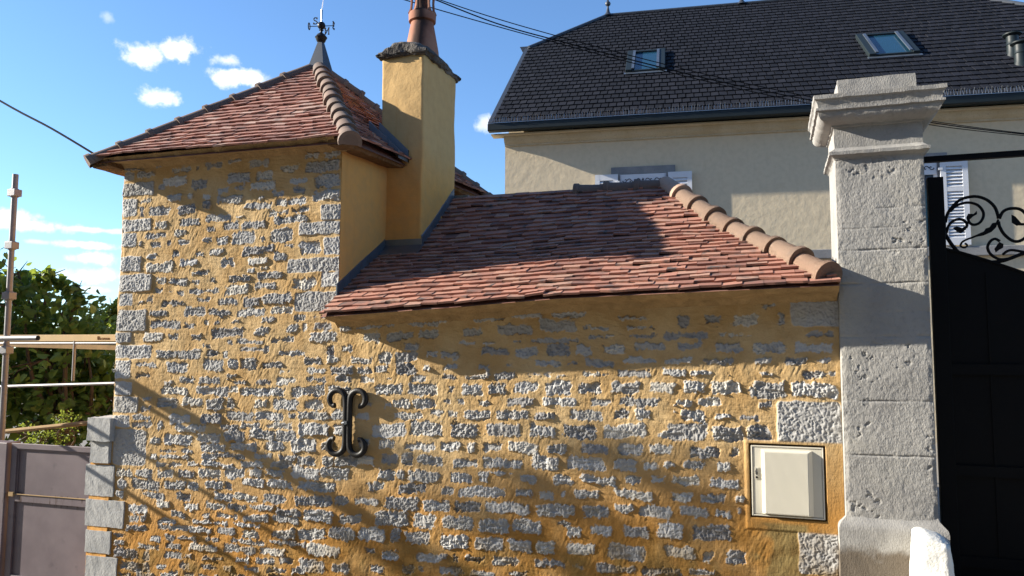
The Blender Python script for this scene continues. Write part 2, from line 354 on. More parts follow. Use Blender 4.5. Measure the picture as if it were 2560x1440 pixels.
SB = "430,15,150,50 700,10,60,40 760,60,50,30 900,40,40,40 1050,35,200,40 1200,25,130,40 1430,10,100,60 520,110,130,50 660,110,150,60 800,105,80,40 880,110,35,50 1050,80,170,40 1270,105,170,40 1500,85,50,60 1600,75,70,40 395,175,130,30 585,190,130,75 800,175,130,80 920,165,70,70 1010,165,100,75 1160,175,130,35 1400,150,110,50 1520,140,90,50 1230,215,60,25 1570,210,140,60 1420,210,110,40 380,235,90,40 640,265,100,50 780,270,130,45 910,240,70,30 1100,280,100,40 1240,270,120,45 1420,260,120,40 1580,255,110,40 960,280,80,25 530,280,60,30 570,330,160,50 790,330,200,55 925,320,40,40 1100,335,270,50 1370,330,200,65 1560,320,130,50 400,380,60,30 520,400,130,70 680,395,130,60 810,410,110,80 905,400,40,60 1085,410,80,50 1230,410,160,70 1400,410,110,60 400,435,60,40 600,500,130,60 790,495,130,70 960,480,160,60 1135,480,170,60 1270,480,50,40 1400,480,180,60 1560,475,100,60 370,490,110,30 370,530,120,35 480,535,30,60 660,555,180,45 890,550,110,40 1020,540,110,40 1190,540,170,40 450,630,60,45 585,625,165,70 770,615,150,60 930,600,130,70 1090,590,160,70 1240,600,130,70 1400,560,190,90 1560,560,90,80 530,690,110,25 640,690,80,30 800,670,150,55 980,665,160,50 1170,660,120,60 1340,655,160,90 1480,660,80,60 440,720,40,40 540,725,130,35 630,730,60,30 780,725,90,30 900,720,190,40 1100,720,110,35 1240,730,110,35 540,770,160,30 680,770,80,40 820,770,200,40 1030,770,140,45 1215,770,130,50 1360,750,110,60 1490,750,60,70 1600,745,140,70 270,825,100,50 385,825,100,60 510,825,90,50 640,825,110,55 775,825,140,65 925,820,120,70 1050,820,80,60 1170,825,110,50 1350,825,170,75 1530,825,160,70 255,885,60,65 395,890,170,70 570,895,140,60 680,900,70,50 810,890,100,60 890,900,40,50 1040,880,140,60 1200,890,150,60 1420,905,230,60 240,950,50,50 440,955,150,40 620,965,90,55 860,965,110,60 1000,970,140,50 1170,980,140,60 1400,990,220,70 1570,985,90,60 345,1035,125,60 500,1010,80,50 665,1025,90,45 820,1020,130,45 940,1025,120,45 1090,1030,150,40 1250,1060,150,50 1430,1080,180,80 1620,1100,130,60 320,1100,65,50 385,1095,40,40 590,1070,90,45 520,1110,110,40 750,1075,50,30 880,1080,130,40 1050,1095,160,50 1230,1100,160,45 780,1120,210,30 340,1150,120,45 560,1150,180,35 720,1165,140,40 1000,1135,160,30 880,1170,100,50 1030,1190,110,60 1220,1190,140,60 1390,1190,170,80 1570,1190,160,80 235,1195,60,25 235,1240,60,25 450,1215,60,35 540,1210,60,35 640,1215,110,30 790,1225,90,30 1010,1235,200,35 1240,1245,220,35 410,1265,130,35 560,1260,100,40 740,1270,180,50 960,1280,190,50 1150,1295,150,50 1460,1290,190,80 280,1305,150,70 395,1320,40,50 560,1315,110,45 650,1320,50,40 790,1335,130,35 970,1345,90,40 1110,1350,120,50 1240,1350,90,45 1390,1380,150,90 330,1385,180,65 490,1385,60,30 630,1380,60,40 770,1385,110,40 880,1395,60,40 1030,1400,100,35 1180,1405,120,40 1310,1410,90,40 560,1425,60,30 1560,1390,110,60"
QB = "320,95,215,80 255,200,95,110 262,315,105,85 275,410,155,100 250,510,100,70 295,670,205,215"
SC = "105,30,70,30 270,20,120,40 70,85,60,40 240,70,90,50 360,80,70,50 455,75,90,45 500,140,100,60 620,135,90,50 560,60,140,50 780,45,180,70 810,120,110,50 690,125,80,40 720,190,90,45 570,250,70,60 690,245,120,60 450,265,120,40 830,230,60,40 690,310,110,70 550,310,70,40 460,320,90,45 800,300,40,40 760,365,90,40 880,360,150,45 590,365,60,30 480,370,80,40 595,425,160,65 780,425,170,70 480,500,60,50 660,500,100,60 790,500,130,60 590,505,50,40 700,565,170,45 850,550,70,50 450,565,80,50 590,645,200,80 800,635,180,90 580,725,90,60 460,720,60,60 760,735,170,50 600,800,90,60 690,800,70,70 820,810,150,60 460,810,100,60 580,890,100,60 660,890,50,60 780,895,170,70 490,955,40,60 540,950,60,50 720,965,160,60 470,1035,130,40 665,1045,190,75 855,1060,150,60 610,1125,190,90 790,1140,130,85 500,1210,150,80 630,1220,60,80 750,1230,140,70 490,1305,60,40 600,1330,100,60 820,1340,150,50 530,1400,70,50 700,1405,80,50 770,1400,40,40"
SD = "25,50,60,30 90,20,60,30 270,30,170,45 470,15,160,40 700,15,200,35 1050,35,170,30 1330,45,80,70 1490,40,100,60 1670,45,150,70 180,110,120,45 405,95,200,60 640,75,210,75 850,90,150,30 1090,85,150,30 1105,130,170,30 1345,130,240,40 1620,130,190,25 140,170,110,30 265,170,80,25 620,155,260,30 855,135,80,25 930,130,60,25 420,160,50,15 300,215,160,50 470,220,130,60 650,210,130,70 785,205,100,60 950,205,125,60 1150,185,170,40 1370,185,140,45 1570,195,150,60 1735,200,60,50 50,240,95,45 240,300,60,35 380,290,45,30 590,280,150,35 725,280,65,30 870,280,160,45 1090,265,180,40 1295,265,150,40 1520,275,170,35 60,300,70,30 50,360,90,35 205,355,130,30 355,350,115,40 540,340,140,30 670,345,60,25 860,340,150,30 1055,335,180,40 1275,330,130,45 1430,330,140,40 1560,345,50,15 180,425,120,65 310,420,110,65 470,410,135,60 645,415,150,80 820,415,130,75 1010,410,155,70 1210,415,135,55 1390,410,120,75 1565,410,170,70 1715,440,50,50 60,420,30,40 35,490,60,40 115,490,40,30 240,500,75,35 440,490,155,50 650,490,190,45 880,490,120,45 1085,490,220,50 1330,495,110,50 1460,490,130,50 70,560,60,45 200,560,155,55 390,560,180,50 575,570,115,45 800,565,175,60 990,560,95,60 1110,560,90,55 1280,545,30,25 1380,565,140,70 1540,565,100,40 1690,575,100,30 130,645,150,80 345,645,200,75 560,650,140,75 760,655,185,80 1010,650,245,80 1350,655,215,100 1570,665,165,85 1710,670,80,70 1210,670,60,40 60,735,110,50 170,740,45,60 295,735,110,50 455,740,160,60 640,750,100,50 850,745,150,60 1040,750,130,70 1200,750,130,60 1445,765,175,65 1610,765,60,60 140,825,145,50 345,825,220,60 580,825,150,75 800,825,210,75 1005,835,130,70 1150,835,85,60 1255,830,70,40 1390,835,130,45 1550,845,90,60 115,905,130,60 235,900,60,60 340,880,130,20 480,910,110,50 670,915,110,60 865,915,185,55 1050,915,90,45 1190,915,80,50 1340,920,155,55 1550,935,170,60 40,975,80,50 230,980,260,60 455,985,90,45 580,1000,90,60 800,995,150,55 1050,995,215,55 670,995,30,40 1320,1010,110,50 1490,1020,150,60 1635,1025,50,40 30,1060,60,60 150,1060,150,60 370,1070,250,65 630,1080,215,70 850,1090,150,80 1000,1070,110,50 1175,1085,190,70 1385,1090,155,60 1545,1100,90,50 1635,1085,30,30 95,1150,175,75 290,1165,165,80 470,1170,160,80 735,1200,80,70 880,1190,130,65 1070,1200,140,70 1260,1195,150,90 1480,1205,220,90 680,1155,80,20 80,1250,160,80 270,1265,160,80 435,1275,130,80 575,1285,110,80 770,1290,160,70 1020,1310,200,90 1310,1310,170,80 1465,1330,70,70 1610,1340,110,80 20,1340,50,40 85,1345,40,50 190,1345,110,40 360,1360,150,55 600,1370,170,50 750,1385,80,30 965,1400,220,50 1210,1415,220,45 60,1410,140,50 230,1430,130,40 420,1430,110,40 1430,1420,150,40"
SE = "130,95,170,30 135,150,80,50 235,150,70,35 140,230,175,60 295,225,40,60 80,300,160,25 470,295,140,25 235,360,150,60 450,360,190,55 205,425,80,30 365,420,110,35 490,420,80,30 225,485,90,35 475,485,160,40 235,560,150,90 450,560,230,75 215,630,70,35 175,690,140,30 190,770,120,90"
QE = "456,161,243,193 424,718,308,210 470,1330,195,215"
stones = []
def sread(txt, ox, oy, sc, q, flt=None):
    for s in txt.split():
        x, y, w, h = map(float, s.split(','))
        px, py = ox+x/sc, oy+y/sc
        if flt and not flt(px, py): continue
        a = atY(px-w/sc/2, py, 0); b = atY(px+w/sc/2, py, 0); c = atY(px, py-h/sc/2, 0); d = atY(px, py+h/sc/2, 0)
        stones.append(((a[0]+b[0])/2, (c[2]+d[2])/2, (b[0]-a[0])/2, (c[2]-d[2])/2, q))
sread(SA, 280, 360, 2.88, 0); sread(QA, 280, 360, 2.88, 1)
sread(SB, 200, 840, 2.4, 0, lambda x, y: y > 855); sread(QB, 200, 840, 2.4, 1)
sread(SC, 700, 780, 2.1814, 0, lambda x, y: x < 1098 and (x > 895 or (x > 840 and y < 840)))
sread(SD, 1100, 780, 2.18125, 0); sread(SE, 1800, 680, 1.8947, 0, lambda x, y: x > 1895); sread(QE, 1800, 680, 1.8947, 1)
# below the picture's edge the courses simply go on
for zc in np.arange(-.42, -.75, -.1):
    x = -5.6
    while x < .4:
        w = random.uniform(.05, .14); x += w+.02
        if zc > gz(x)-.1: stones.append((x, zc-.02+.065*(x+5.6), w, random.uniform(.025, .045), 0))
        x += w+.03
STEP = .005
X0, X1, Z0, Z1 = -5.72, .455, -.72, 3.37
nx = int((X1-X0)/STEP); nz = int((Z1-Z0)/STEP)
gx = np.linspace(X0, X1, nx); gzv = np.linspace(Z0, Z1, nz)
GXX, GZZ = np.meshgrid(gx, gzv, indexing='ij')
mask = np.zeros_like(GXX); tone = np.zeros_like(GXX)+.5; qmask = np.zeros_like(GXX); rgh = np.ones_like(GXX); dome = np.zeros_like(GXX)
for (cx, cz, a, b, q) in stones:
    p = .05
    i0, i1 = np.searchsorted(gx, [cx-a-p, cx+a+p]); j0, j1 = np.searchsorted(gzv, [cz-b-p, cz+b+p])
    if i1-i0 < 2 or j1-j0 < 2: continue
    X = GXX[i0:i1, j0:j1]; Z = GZZ[i0:i1, j0:j1]
    an = 0 if q else random.gauss(0, .035); dx = X-cx; dz = Z-cz
    u = dx+dz*an; w = dz-dx*an
    rr = min(a, b)*(.25 if q else .5)
    qx = np.abs(u)-a+rr; qz = np.abs(w)-b+rr
    sd = np.hypot(np.maximum(qx, 0), np.maximum(qz, 0))+np.minimum(np.maximum(qx, qz), 0)-rr
    if q: e = sd+.012*fbm(X, Z, 14, 3, 2)
    else: e = sd+.022*fbm(X, Z, 16, 3, 3, .6)+.016*fbm(X, Z, 48, 3, 6, .7)+.006
    m = sstep(.004, -.004, e)
    old = mask[i0:i1, j0:j1]; rep = m > old
    t = tone[i0:i1, j0:j1]; t[rep] = random.uniform(.25, .95) if not q else random.uniform(.45, .8)
    qm = qmask[i0:i1, j0:j1]; qm[rep] = q; rh = rgh[i0:i1, j0:j1]; rh[rep] = random.uniform(.45, 1.35)
    dm = dome[i0:i1, j0:j1]; dd = random.uniform(-.004, .006)+(u/a)*random.uniform(-.004, .004)+(w/b)*random.uniform(-.003, .003); dm[rep] = dd[rep]
    mask[i0:i1, j0:j1] = np.maximum(old, m)
# meter box surround and the smooth brown patch below it stay free of small stones
BX0, BX1, BZ0, BZ1 = -.127, .336, .455, .928
def rect(x0, x1, z0, z1, soft):
    d = np.maximum(np.maximum(x0-GXX, GXX-x1), np.maximum(z0-GZZ, GZZ-z1)); return sstep(soft, 0, d), d
sm, dbox = rect(BX0-.03, .46, BZ0-.08, BZ1+.025, .02)
pt, _ = rect(-.10, .21, -.3, .40, .03); pt = pt*sstep(-.25, .1, fbm(GXX, GZZ, 5, 3, 5)+.35)
bigq = (qmask > .5)
mask = mask*(1-sm); mask = np.where(bigq, mask, mask*(1-pt))
# relief: rough hewn stone faces against brushed mortar
rg = 1-np.abs(2*vn(GXX*30+2*fbm(GXX, GZZ, 9, 2, 8), GZZ*34, 4)-1)
rg2 = 1-np.abs(2*vn(GXX*58, GZZ*66+3*fbm(GXX, GZZ, 12, 2, 9), 6)-1)
rg3 = 1-np.abs(2*vn(GXX*84+GZZ*11, GZZ*62-GXX*9, 10)-1)
hs = .0075*(rg-.5)+.0105*(rg2-.5)+.0065*(rg3-.5)+.008*fbm(GXX, GZZ, 9, 3, 1)-.012*sstep(.62, .76, vn(GXX*11, GZZ*16, 8))
pick = .0075*(1-np.abs(2*vn((GXX+GZZ*.5)*62, (GZZ-GXX*.4)*52, 7)-1))+.004*fbm(GXX, GZZ, 30, 3, 2)
hs = np.where(bigq, pick+.003*fbm(GXX, GZZ, 6, 2, 3), hs*rgh)+dome*1.4
hm = .009*fbm(GXX, GZZ, 2.4, 3, 0)+.0042*fbm(GXX, GZZ, 11, 3, 6)
d1 = vn(GXX*14+GZZ*72, GZZ*12-GXX*12, 3); d2 = vn(GXX*64-GZZ*30, GZZ*14+GXX*10, 5); sel = sstep(.42, .58, vn(GXX*3.3, GZZ*3.3, 2))
hm = hm+.0030*(d1*sel+d2*(1-sel)-.5)+.0012*fbm(GXX, GZZ, 60, 2, 8)
smooth = np.maximum(sm, pt*.5)
hm = hm*(1-.75*smooth)
# mortar is pressed a touch over the stone edges
H = hm*(1-mask)+(hs-.001)*mask
inbox, _ = rect(BX0-.004, BX1+.004, BZ0-.004, BZ1+.004, .010)
H = H-.07*inbox+.008*sm*(1-inbox)
H = H-.006*sstep(.05, 0, GXX-X0)+.006*fbm(GXX, GZZ, 7, 3, 4)*sstep(.1, 0, GXX-X0)
V = np.stack([GXX, -H, GZZ], -1)
V[..., 0] += sstep(.12, 0, GXX-X0)*.012*fbm(GXX*0, GZZ, 6, 3, 1)
# wrap the left arris round into the side of the tower
side = V[:1].copy(); side[..., 1] = .22; side[..., 0] += .0
V = np.concatenate([side, V], 0); T = np.stack([mask, pt*(1-mask)*.9, tone], -1); T = np.concatenate([T[:1], T], 0)
cx_ = V[:-1, :-1, 0]; cz_ = V[:-1, :-1, 2]
ok = (cz_ < np.where(cx_ < -3.392, 3.36, 1.99)) & ~((cx_ > BX0+.02) & (cx_ < BX1-.02) & (cz_ > BZ0+.02) & (cz_ < BZ1-.02))
gridmesh('front_wall', V, ok, M['wall'], house, T)
# rendered side of the tower, back and far sides
mb = MB(); mb.box(-3.405, -3.39, .010, 2.74, 1.93, 3.36)
mb.build('side_wall', M['ochre'], house)
mb = MB(); mb.box(-5.70, -5.60, .2, 2.74, -.8, 3.35); mb.box(-5.60, -3.41, 2.60, 2.72, -.8, 3.35); mb.box(-3.38, .44, 3.2, 3.3, -.5, 2.0); mb.box(.34, .448, .1, 3.2, -.5, 1.98)
mb.build('rear_wall', M['ochre'], house)

# ------------------------------------------------------------------ roofs
def clip(poly, a, b, c):      # keep a*u+b*v<=c
    out = []
    for i in range(len(poly)):
        p, q = poly[i], poly[(i+1) % len(poly)]
        dp = a*p[0]+b*p[1]-c; dq = a*q[0]+b*q[1]-c
        if dp <= 0: out.append(p)
        if dp*dq < 0:
            t = dp/(dp-dq); out.append((p[0]+(q[0]-p[0])*t, p[1]+(q[1]-p[1])*t))
    return out
def tiles(mb, P, poly, g, w, t, jit=.003, sm=1.0, hole=None, tone=None, vj=.004, gap=.0012):
    us = [p[0] for p in poly]; vs = [p[1] for p in poly]; c = np.mean(poly, 0)
    edges = []
    for i in range(len(poly)):
        (x1, y1), (x2, y2) = poly[i], poly[(i+1) % len(poly)]; a, b = y2-y1, x1-x2; cc = a*x1+b*y1
        if a*c[0]+b*c[1] > cc: a, b, cc = -a, -b, -cc
        edges.append((a, b, cc))
    n = int((max(vs)-min(vs))/g)+1
    for i in range(n):
        v0 = min(vs)+i*g; u = min(us)-w*(1 if i % 2 else .5)-random.uniform(0, .2*w)
        wob = random.uniform(0, 6)
        while u < max(us):
            ww = w*random.uniform(.96, 1.04); lo = v0+random.gauss(0, vj)+vj*.9*math.sin(u*3+wob); hi = v0+g*1.16; sk = random.gauss(0, vj*.7)
            q = [(u+gap, lo-sk), (u+ww-gap, lo+sk), (u+ww-gap, hi), (u+gap, hi)]
            for e in edges: q = clip(q, *e) if len(q) > 2 else q
            cu = u+ww/2; u += ww
            if len(q) < 3 or (hole and hole(cu, v0+g/2)): continue
            hj = abs(random.gauss(0, jit)); tl = random.gauss(0, .004)
            hb = lambda uu, vv: t*(1-(vv-lo)/g)+hj+tl*(uu-cu)/w
            bot = [P(a, b, hb(a, b)) for a, b in q]; top = [P(a, b, hb(a, b)+t) for a, b in q]; k = len(q)
            tt = tone(cu, v0) if tone else random.random()
            sgn = np.cross(np.subtract(top[1], top[0]), np.subtract(top[2], top[1]))
            fs = [list(range(k, 2*k))]+[(j, (j+1) % k, k+(j+1) % k, k+j) for j in range(k)]
            mb.add(bot+top, fs, (tt, random.random(), sm*random.uniform(.2, 1)))
def hip(mb, A, B, n, r, rim=.014, lap=1.1, tone=(0, 1), squash=1.0, cap=True):
    A = np.asarray(A, float); B = np.asarray(B, float); d = (B-A)/n; L = np.linalg.norm(d); t = d/L
    up = np.array([0, 0, 1.])-t*t[2]; up /= np.linalg.norm(up); s = np.cross(t, up)
    for i in range(n):
        o = A+d*i; seg = 14; k = random.uniform(.97, 1.03); tt = (random.uniform(*tone), random.random(), random.random())
        o = o+s*random.gauss(0, .004)+up*random.gauss(0, .003)
        prof = [(-.010, r*k-.016), (-.012, r*k+rim), (.03, r*k+rim), (.042, r*k+.002), (L*.55, r*.95), (L*lap, r*.88)]
        vs = []
        for (x, rr) in prof:
            for j in range(seg+1):
                q = math.pi*(-.62+1.24*j/seg); vs.append(o+t*x+s*rr*math.sin(q)+up*(rr*math.cos(q)*squash))
        fs = [(a*(seg+1)+j, a*(seg+1)+j+1, (a+1)*(seg+1)+j+1, (a+1)*(seg+1)+j) for a in range(len(prof)-1) for j in range(seg)]
        mb.add(vs, fs, tt)
        if cap and i == 0: mb.add(vs[:seg+1], [list(range(seg+1))], (.3, .5, .5))
# tower pyramid roof
AP = np.array([-4.51, 1.35, 4.60]); ex0, ex1, ey0, ey1 = -5.84, -3.18, -.22, 2.92; ez = 3.275
FL, FR, BR, BL = [np.array(p) for p in ((ex0, ey0, ez+.01), (ex1, ey0, ez-.015), (ex1, ey1, ez+.13), (ex0, ey1, ez+.02))]
mb = MB()
for A, B, sag in ((FL, FR, 1), (FR, BR, 0), (BR, BL, 0), (BL, FL, 0)):
    e = B-A; W = np.linalg.norm(e); e /= W; m = (A+B)/2; up = AP-m; up = up-e*np.dot(up, e); Ls = np.linalg.norm(up); up /= Ls
    n = np.cross(e, up); ua = np.dot(AP-A, e)
    def P(u, v, h, A=A, e=e, up=up, n=n, Ls=Ls):
        k = max(0, 1-v/(.3*Ls)); return A+e*u+up*v+n*(h+.035*k*k)+np.array([0, 0, .008*math.sin(u*2.3)])
    tiles(mb, P, [(0, 0), (W, 0), (ua, Ls)], .086, .140, .017, .003, .8, vj=.006)
    mb.add([A-n*.012, B-n*.012, AP-n*.012], [(0, 1, 2)], (.1, .5, .5))
troof = mb.build('tower_roof', M['tile_tower'], house)
for A, nn, r_, tn in ((FL, 8, .068, (0, .6)), (FR, 11, .080, (.1, .8)), (BR, 11, .068, (0, .6)), (BL, 11, .068, (0, .6))):
    mb = MB(); a = A+(AP-A)*-.02+np.array([0, 0, .0]); b = A+(AP-A)*(.975 if r_ > .08 else .95)
    hip(mb, a+np.array([0, 0, .012]), b+np.array([0, 0, .012]), nn, r_, tone=tn); mb.build('hip_tiles', M['hip_dark'], troof, smooth=40)
mb = MB()
def eave(x0, x1, yo, yi, zo, zi, drop):
    n = 40; vs = []
    for i in range(n+1):
        x = x0+(x1-x0)*i/n; w = .006*math.sin(i*1.7)+random.gauss(0, .003)
        vs += [(x, yo+w, zo), (x, yo+.035+w, zo-.035+w), (x, yi-.04, zi-drop*.6+w), (x, yi+.01, zi-drop), (x, yi+.01, zi+.04), (x, yo+.05, zo+.02)]
    fs = [(i*6+k, (i+1)*6+k, (i+1)*6+(k+1) % 6, i*6+(k+1) % 6) for i in range(n) for k in range(6)]+[list(range(6)), [n*6+k for k in range(6)][::-1]]
    mb.add(vs, fs)
eave(-5.76, -3.34, -.214, -.002, 3.318, 3.36, .115)
mb.build('eaves_mortar', M['soffit'], troof)
for (x, s) in ((-3.40, 1), (-5.71, -1)):
    mb = MB(); n = 24; vs = []
    for i in range(n+1):
        y = -.20+i*(3.0/n); w = random.gauss(0, .004); z = ez-.01+.13*(i/n if s > 0 else .3*i/n)
        vs += [(x+s*.20+w, y, z), (x+s*.17+w, y, z-.03+w), (x, y, z-.015+w), (x, y, z+.07)]
    fs = [(i*4+k, (i+1)*4+k, (i+1)*4+(k+1) % 4, i*4+(k+1) % 4) for i in range(n) for k in range(4)]+[(0, 1, 2, 3), (n*4+3, n*4+2, n*4+1, n*4)]
    mb.add(vs, fs); mb.build('eaves_board', M['board'], troof)
# lower roof: eave line dips towards the tower
EX = [-3.42, -3.28, -2.30, -1.40, .47]; EZ = [1.842, 1.85, 1.893, 1.955, 2.000]; YE = -.27; YR = 1.6
RE = atY(1660, 457, YR); XR, ZR = float(RE[0]), float(RE[2])-.03
FY = [-.27, .04, .35, .75, .89, 1.235, 1.6]; FF = [0, .143, .293, .471, .548, .764, 1]
_yy = np.linspace(YE, YR, 60); _zz = 1.9+(ZR-1.9)*np.interp(_yy, FY, FF); _zz = np.convolve(np.pad(_zz, 4, 'reflect', reflect_type='odd'), np.ones(9)/9, 'valid')
_ss = np.concatenate([[0], np.cumsum(np.hypot(np.diff(_yy), np.diff(_zz)))]); LS = float(_ss[-1]); _ff = (_zz-_zz[0])/(_zz[-1]-_zz[0])
def lowz(x, y):   # top of the roof boarding at (x, y)
    z0 = float(np.interp(x, EX, EZ)); return z0+(ZR-z0)*float(np.interp(y, _yy, _ff))
def Plow(u, v, h):
    y = float(np.interp(v, _ss, _yy)) if v >= 0 else YE+v*.85
    z = lowz(u, y)+(v*.52 if v < 0 else 0); k = (lowz(u, min(YR, y+.06))-lowz(u, max(YE, y-.06)))/(min(YR, y+.06)-max(YE, y-.06)); n = np.array([0, -k, 1])/math.hypot(1, k)
    return np.array([u, y, z])+n*(h+.006*math.sin(u*2.1+v*3))
mb = MB()
tiles(mb, Plow, [(-3.39, 0), (.452, 0), (.452, .05), (XR, LS), (-3.39, LS)], .083, .140, .017, .003, 1.0, vj=.0085)
for k in range(12):
    v0, v1 = LS*k/12, LS*(k+1)/12; ur = lambda v: .452+(XR-.452)*v/LS
    for a, c in ((-3.39, -2.3), (-2.3, -1.4), (-1.4, None)): mb.add([Plow(a, v0, -.012), Plow(c or ur(v0), v0, -.012), Plow(c or ur(v1), v1, -.012), Plow(a, v1, -.012)], [(0, 1, 2, 3)], (.1, .5, .5))
hB = np.array([.452, 3.4, 2.0]); RE = np.array([XR, YR, ZR])
mb.add([Plow(.452, 0, .01), hB, RE+np.array([0, 0, -.005]), (-3.39, 3.4, 2.0), (-3.39, YR, ZR)], [(0, 1, 2), (1, 3, 4, 2)], (.4, .5, .5))
lroof = mb.build('low_roof', M['tile_low'], house)
mb = MB(); hp8 = [Plow(.385+(XR+.02-.385)*t, .11+(LS-.11)*t, .02) for t in np.linspace(0, 1, 9)]
for a, c in zip(hp8[:-1], hp8[1:]): hip(mb, a, c, 1, .084, .021, tone=(.1, .95), cap=a is hp8[0]); mb.build('hip_tiles', M['hip_light'], lroof, smooth=40)
mb = MB(); hip(mb, np.array([atY(1440, 470, YR)[0], YR, ZR-.012]), np.array([XR+.03, YR, ZR-.012]), 3, .075, .016, 1.05, tone=(0, .3)); mb.build('ridge_tiles', M['hip_dark'], lroof, smooth=40)
mb = MB(); mb.box(-3.39, atY(1440, 470, YR)[0], YR-.02, YR+.10, ZR-.03, ZR+.02); mb.build('ridge_mortar', M['soffit'], lroof, bevel=.008)
mb = MB()
n = 60; vs = []
for i in range(n+1):
    x = -3.385+i*(.45+3.385)/n; z = float(np.interp(x, EX, EZ)); w = random.gauss(0, .003)
    vs += [(x, YE+.05+w, z-.004), (x, YE+.09, z-.03+w), (x, -.05, z-.05+w), (x, .01, z-.10), (x, .01, z+.16)]
fs = [(i*5+k, (i+1)*5+k, (i+1)*5+(k+1) % 5, i*5+(k+1) % 5) for i in range(n) for k in range(5)]+[list(range(5)), [n*5+k for k in range(5)][::-1]]
mb.add(vs, fs); mb.build('eaves_mortar', M['soffit'], lroof)
# chimney
cx0, cx1, cy0, cy1 = -3.465, -3.02, .82, 1.60
def blob(x0, x1, y0, y1, z0, z1, nseg, fn, zs=None):
    """closed box of small faces, moved by fn"""
    b = bmesh.new(); bmesh.ops.create_cube(b, size=1)
    bmesh.ops.subdivide_edges(b, edges=b.edges[:], cuts=nseg, use_grid_fill=True)
    for v in b.verts:
        p = np.array([x0+(v.co.x+.5)*(x1-x0), y0+(v.co.y+.5)*(y1-y0), z0+(v.co.z+.5)*(z1-z0)]); v.co = fn(p, v.co)
    m = MB(); b.verts.index_update(); m.add([tuple(v.co) for v in b.verts], [[v.index for v in f.verts] for f in b.faces]); b.free(); return m
def rnd_edges(p, c, r, dims):     # round vertical arrises
    x, y = c.x*dims[0], c.y*dims[1]; ax, ay = dims[0]/2-r, dims[1]/2-r
    dx, dy = max(0, abs(x)-ax), max(0, abs(y)-ay)
    if dx > 0 and dy > 0:
        L = max(dx, dy); k = L/math.hypot(dx, dy); dx *= k; dy *= k
        return np.array([p[0]-math.copysign(abs(x)-ax-dx, x), p[1]-math.copysign(abs(y)-ay-dy, y), p[2]])
    return p
def fch(p, c):
    q = rnd_edges(p, c, .02, (cx1-cx0, cy1-cy0)); k = .010
    q = q+np.array([k*float(fbm(np.array(p[1]*1.+p[2]*.3), np.array(p[2]), 2.5, 3, 2)), k*float(fbm(np.array(p[0]), np.array(p[2]), 3, 3, 5)), 0]); return tuple(q)
chim = blob(cx0, cx1, cy0, cy1, 1.9, 4.38, 40, fch).build('chimney', M['ochre'], house, smooth=True)
def fcap(p, c):
    ux, uy = c.x*2, c.y*2
    x, y, z = p
    mound = max(0, 1-math.hypot(ux*.9, uy*.75))
    if c.z > 0: z += .17*mound**.8-.02*(abs(ux)**4)
    n = lambda s, f, a: a*float(fbm(np.array(x+z*2), np.array(y-z), f, 3, s))
    rr = .035*(1 if c.z > -.4 else .6)*(abs(c.z)*2)**3
    x -= math.copysign(rr*abs(ux)**4, ux); y -= math.copysign(rr*abs(uy)**4, uy)
    return (x+n(1, 14, .022), y+n(4, 14, .022), z+n(6, 12, .022))
blob(cx0-.045, cx1+.038, cy0-.045, cy1+.045, 4.365, 4.445, 26, fcap).build('chimney_cap', M['capstone'], chim, smooth=True)
mb = MB(); PC = (-3.225, 1.2, 0)
mb.lathe([(.180, 4.43), (.168, 4.55), (.115, 4.84), (.106, 4.86)], PC, 32)
mb.lathe([(.104, 4.845), (.135, 4.86), (.138, 4.93), (.128, 4.95), (.108, 4.955), (.088, 4.985), (.076, 5.06), (.078, 5.12), (.095, 5.2), (.12, 5.25), (.125, 5.29)], PC, 32)
for k in range(6):
    q = math.pi*2*(k+.5)/6; c, s = math.cos(q), math.sin(q)
    mb.tube([(PC[0]+c*rr, PC[1]+s*rr, z) for rr, z in ((.125, 4.94), (.112, 4.99), (.108, 5.06), (.112, 5.14), (.128, 5.2))], [.022, .014, .013, .016, .022], 6)
mb.lathe([(.12, 5.18), (.145, 5.2), (.148, 5.235), (.12, 5.26), (.105, 5.33)], PC, 32)
mb.build('chimney_pot', M['pot'], chim, smooth=35)
# zinc flashings
def zline(x0, x1): return None
mb = MB()
def strip(x, ya, yb, h0, h1, th=.006):
    vs = []; n = 14
    for i in range(n+1):
        y = ya+(yb-ya)*i/n; z = lowz(x, y); w = random.gauss(0, .003)
        vs += [(x+th+w, y, z+h0), (x+th+w*.6, y, z+h1), (x-.004, y, z+h1+.006), (x-.004, y, z+h0)]
    mb.add(vs, [(i*4+k, (i+1)*4+k, (i+1)*4+(k+1) % 4, i*4+(k+1) % 4) for i in range(n) for k in range(4)]+[(0, 1, 2, 3), (n*4+3, n*4+2, n*4+1, n*4)])
strip(-3.39, -.03, cy0-.02, .0, .125); mb.build('wall_flashing', M['zinc'], house)
mb = MB(); strip(cx1, cy0, 1.57, .0, .12)
mb.box(cx1, cx1+.16, YR-.04, YR+.1, ZR+.005, ZR+.03)
mb.build('chimney_side_flashing', M['zinc'], house)
mb = MB(); zc = lowz(-3.2, cy0)
mb.box(-3.395, cx1+.012, cy0-.014, cy0-.006, zc-.01, zc+.10)
a0 = .14
mb.prism([(-3.392, cy0-.01, zc+.038), (-3.392, cy0-a0, lowz(-3.2, cy0-a0)+.034), (-3.392, cy0-a0, lowz(-3.2, cy0-a0)+.040), (-3.392, cy0-.01, zc+.046)], (cx1+3.392+.03, 0, 0))
mb.build('chimney_apron', M['zinc'], house)
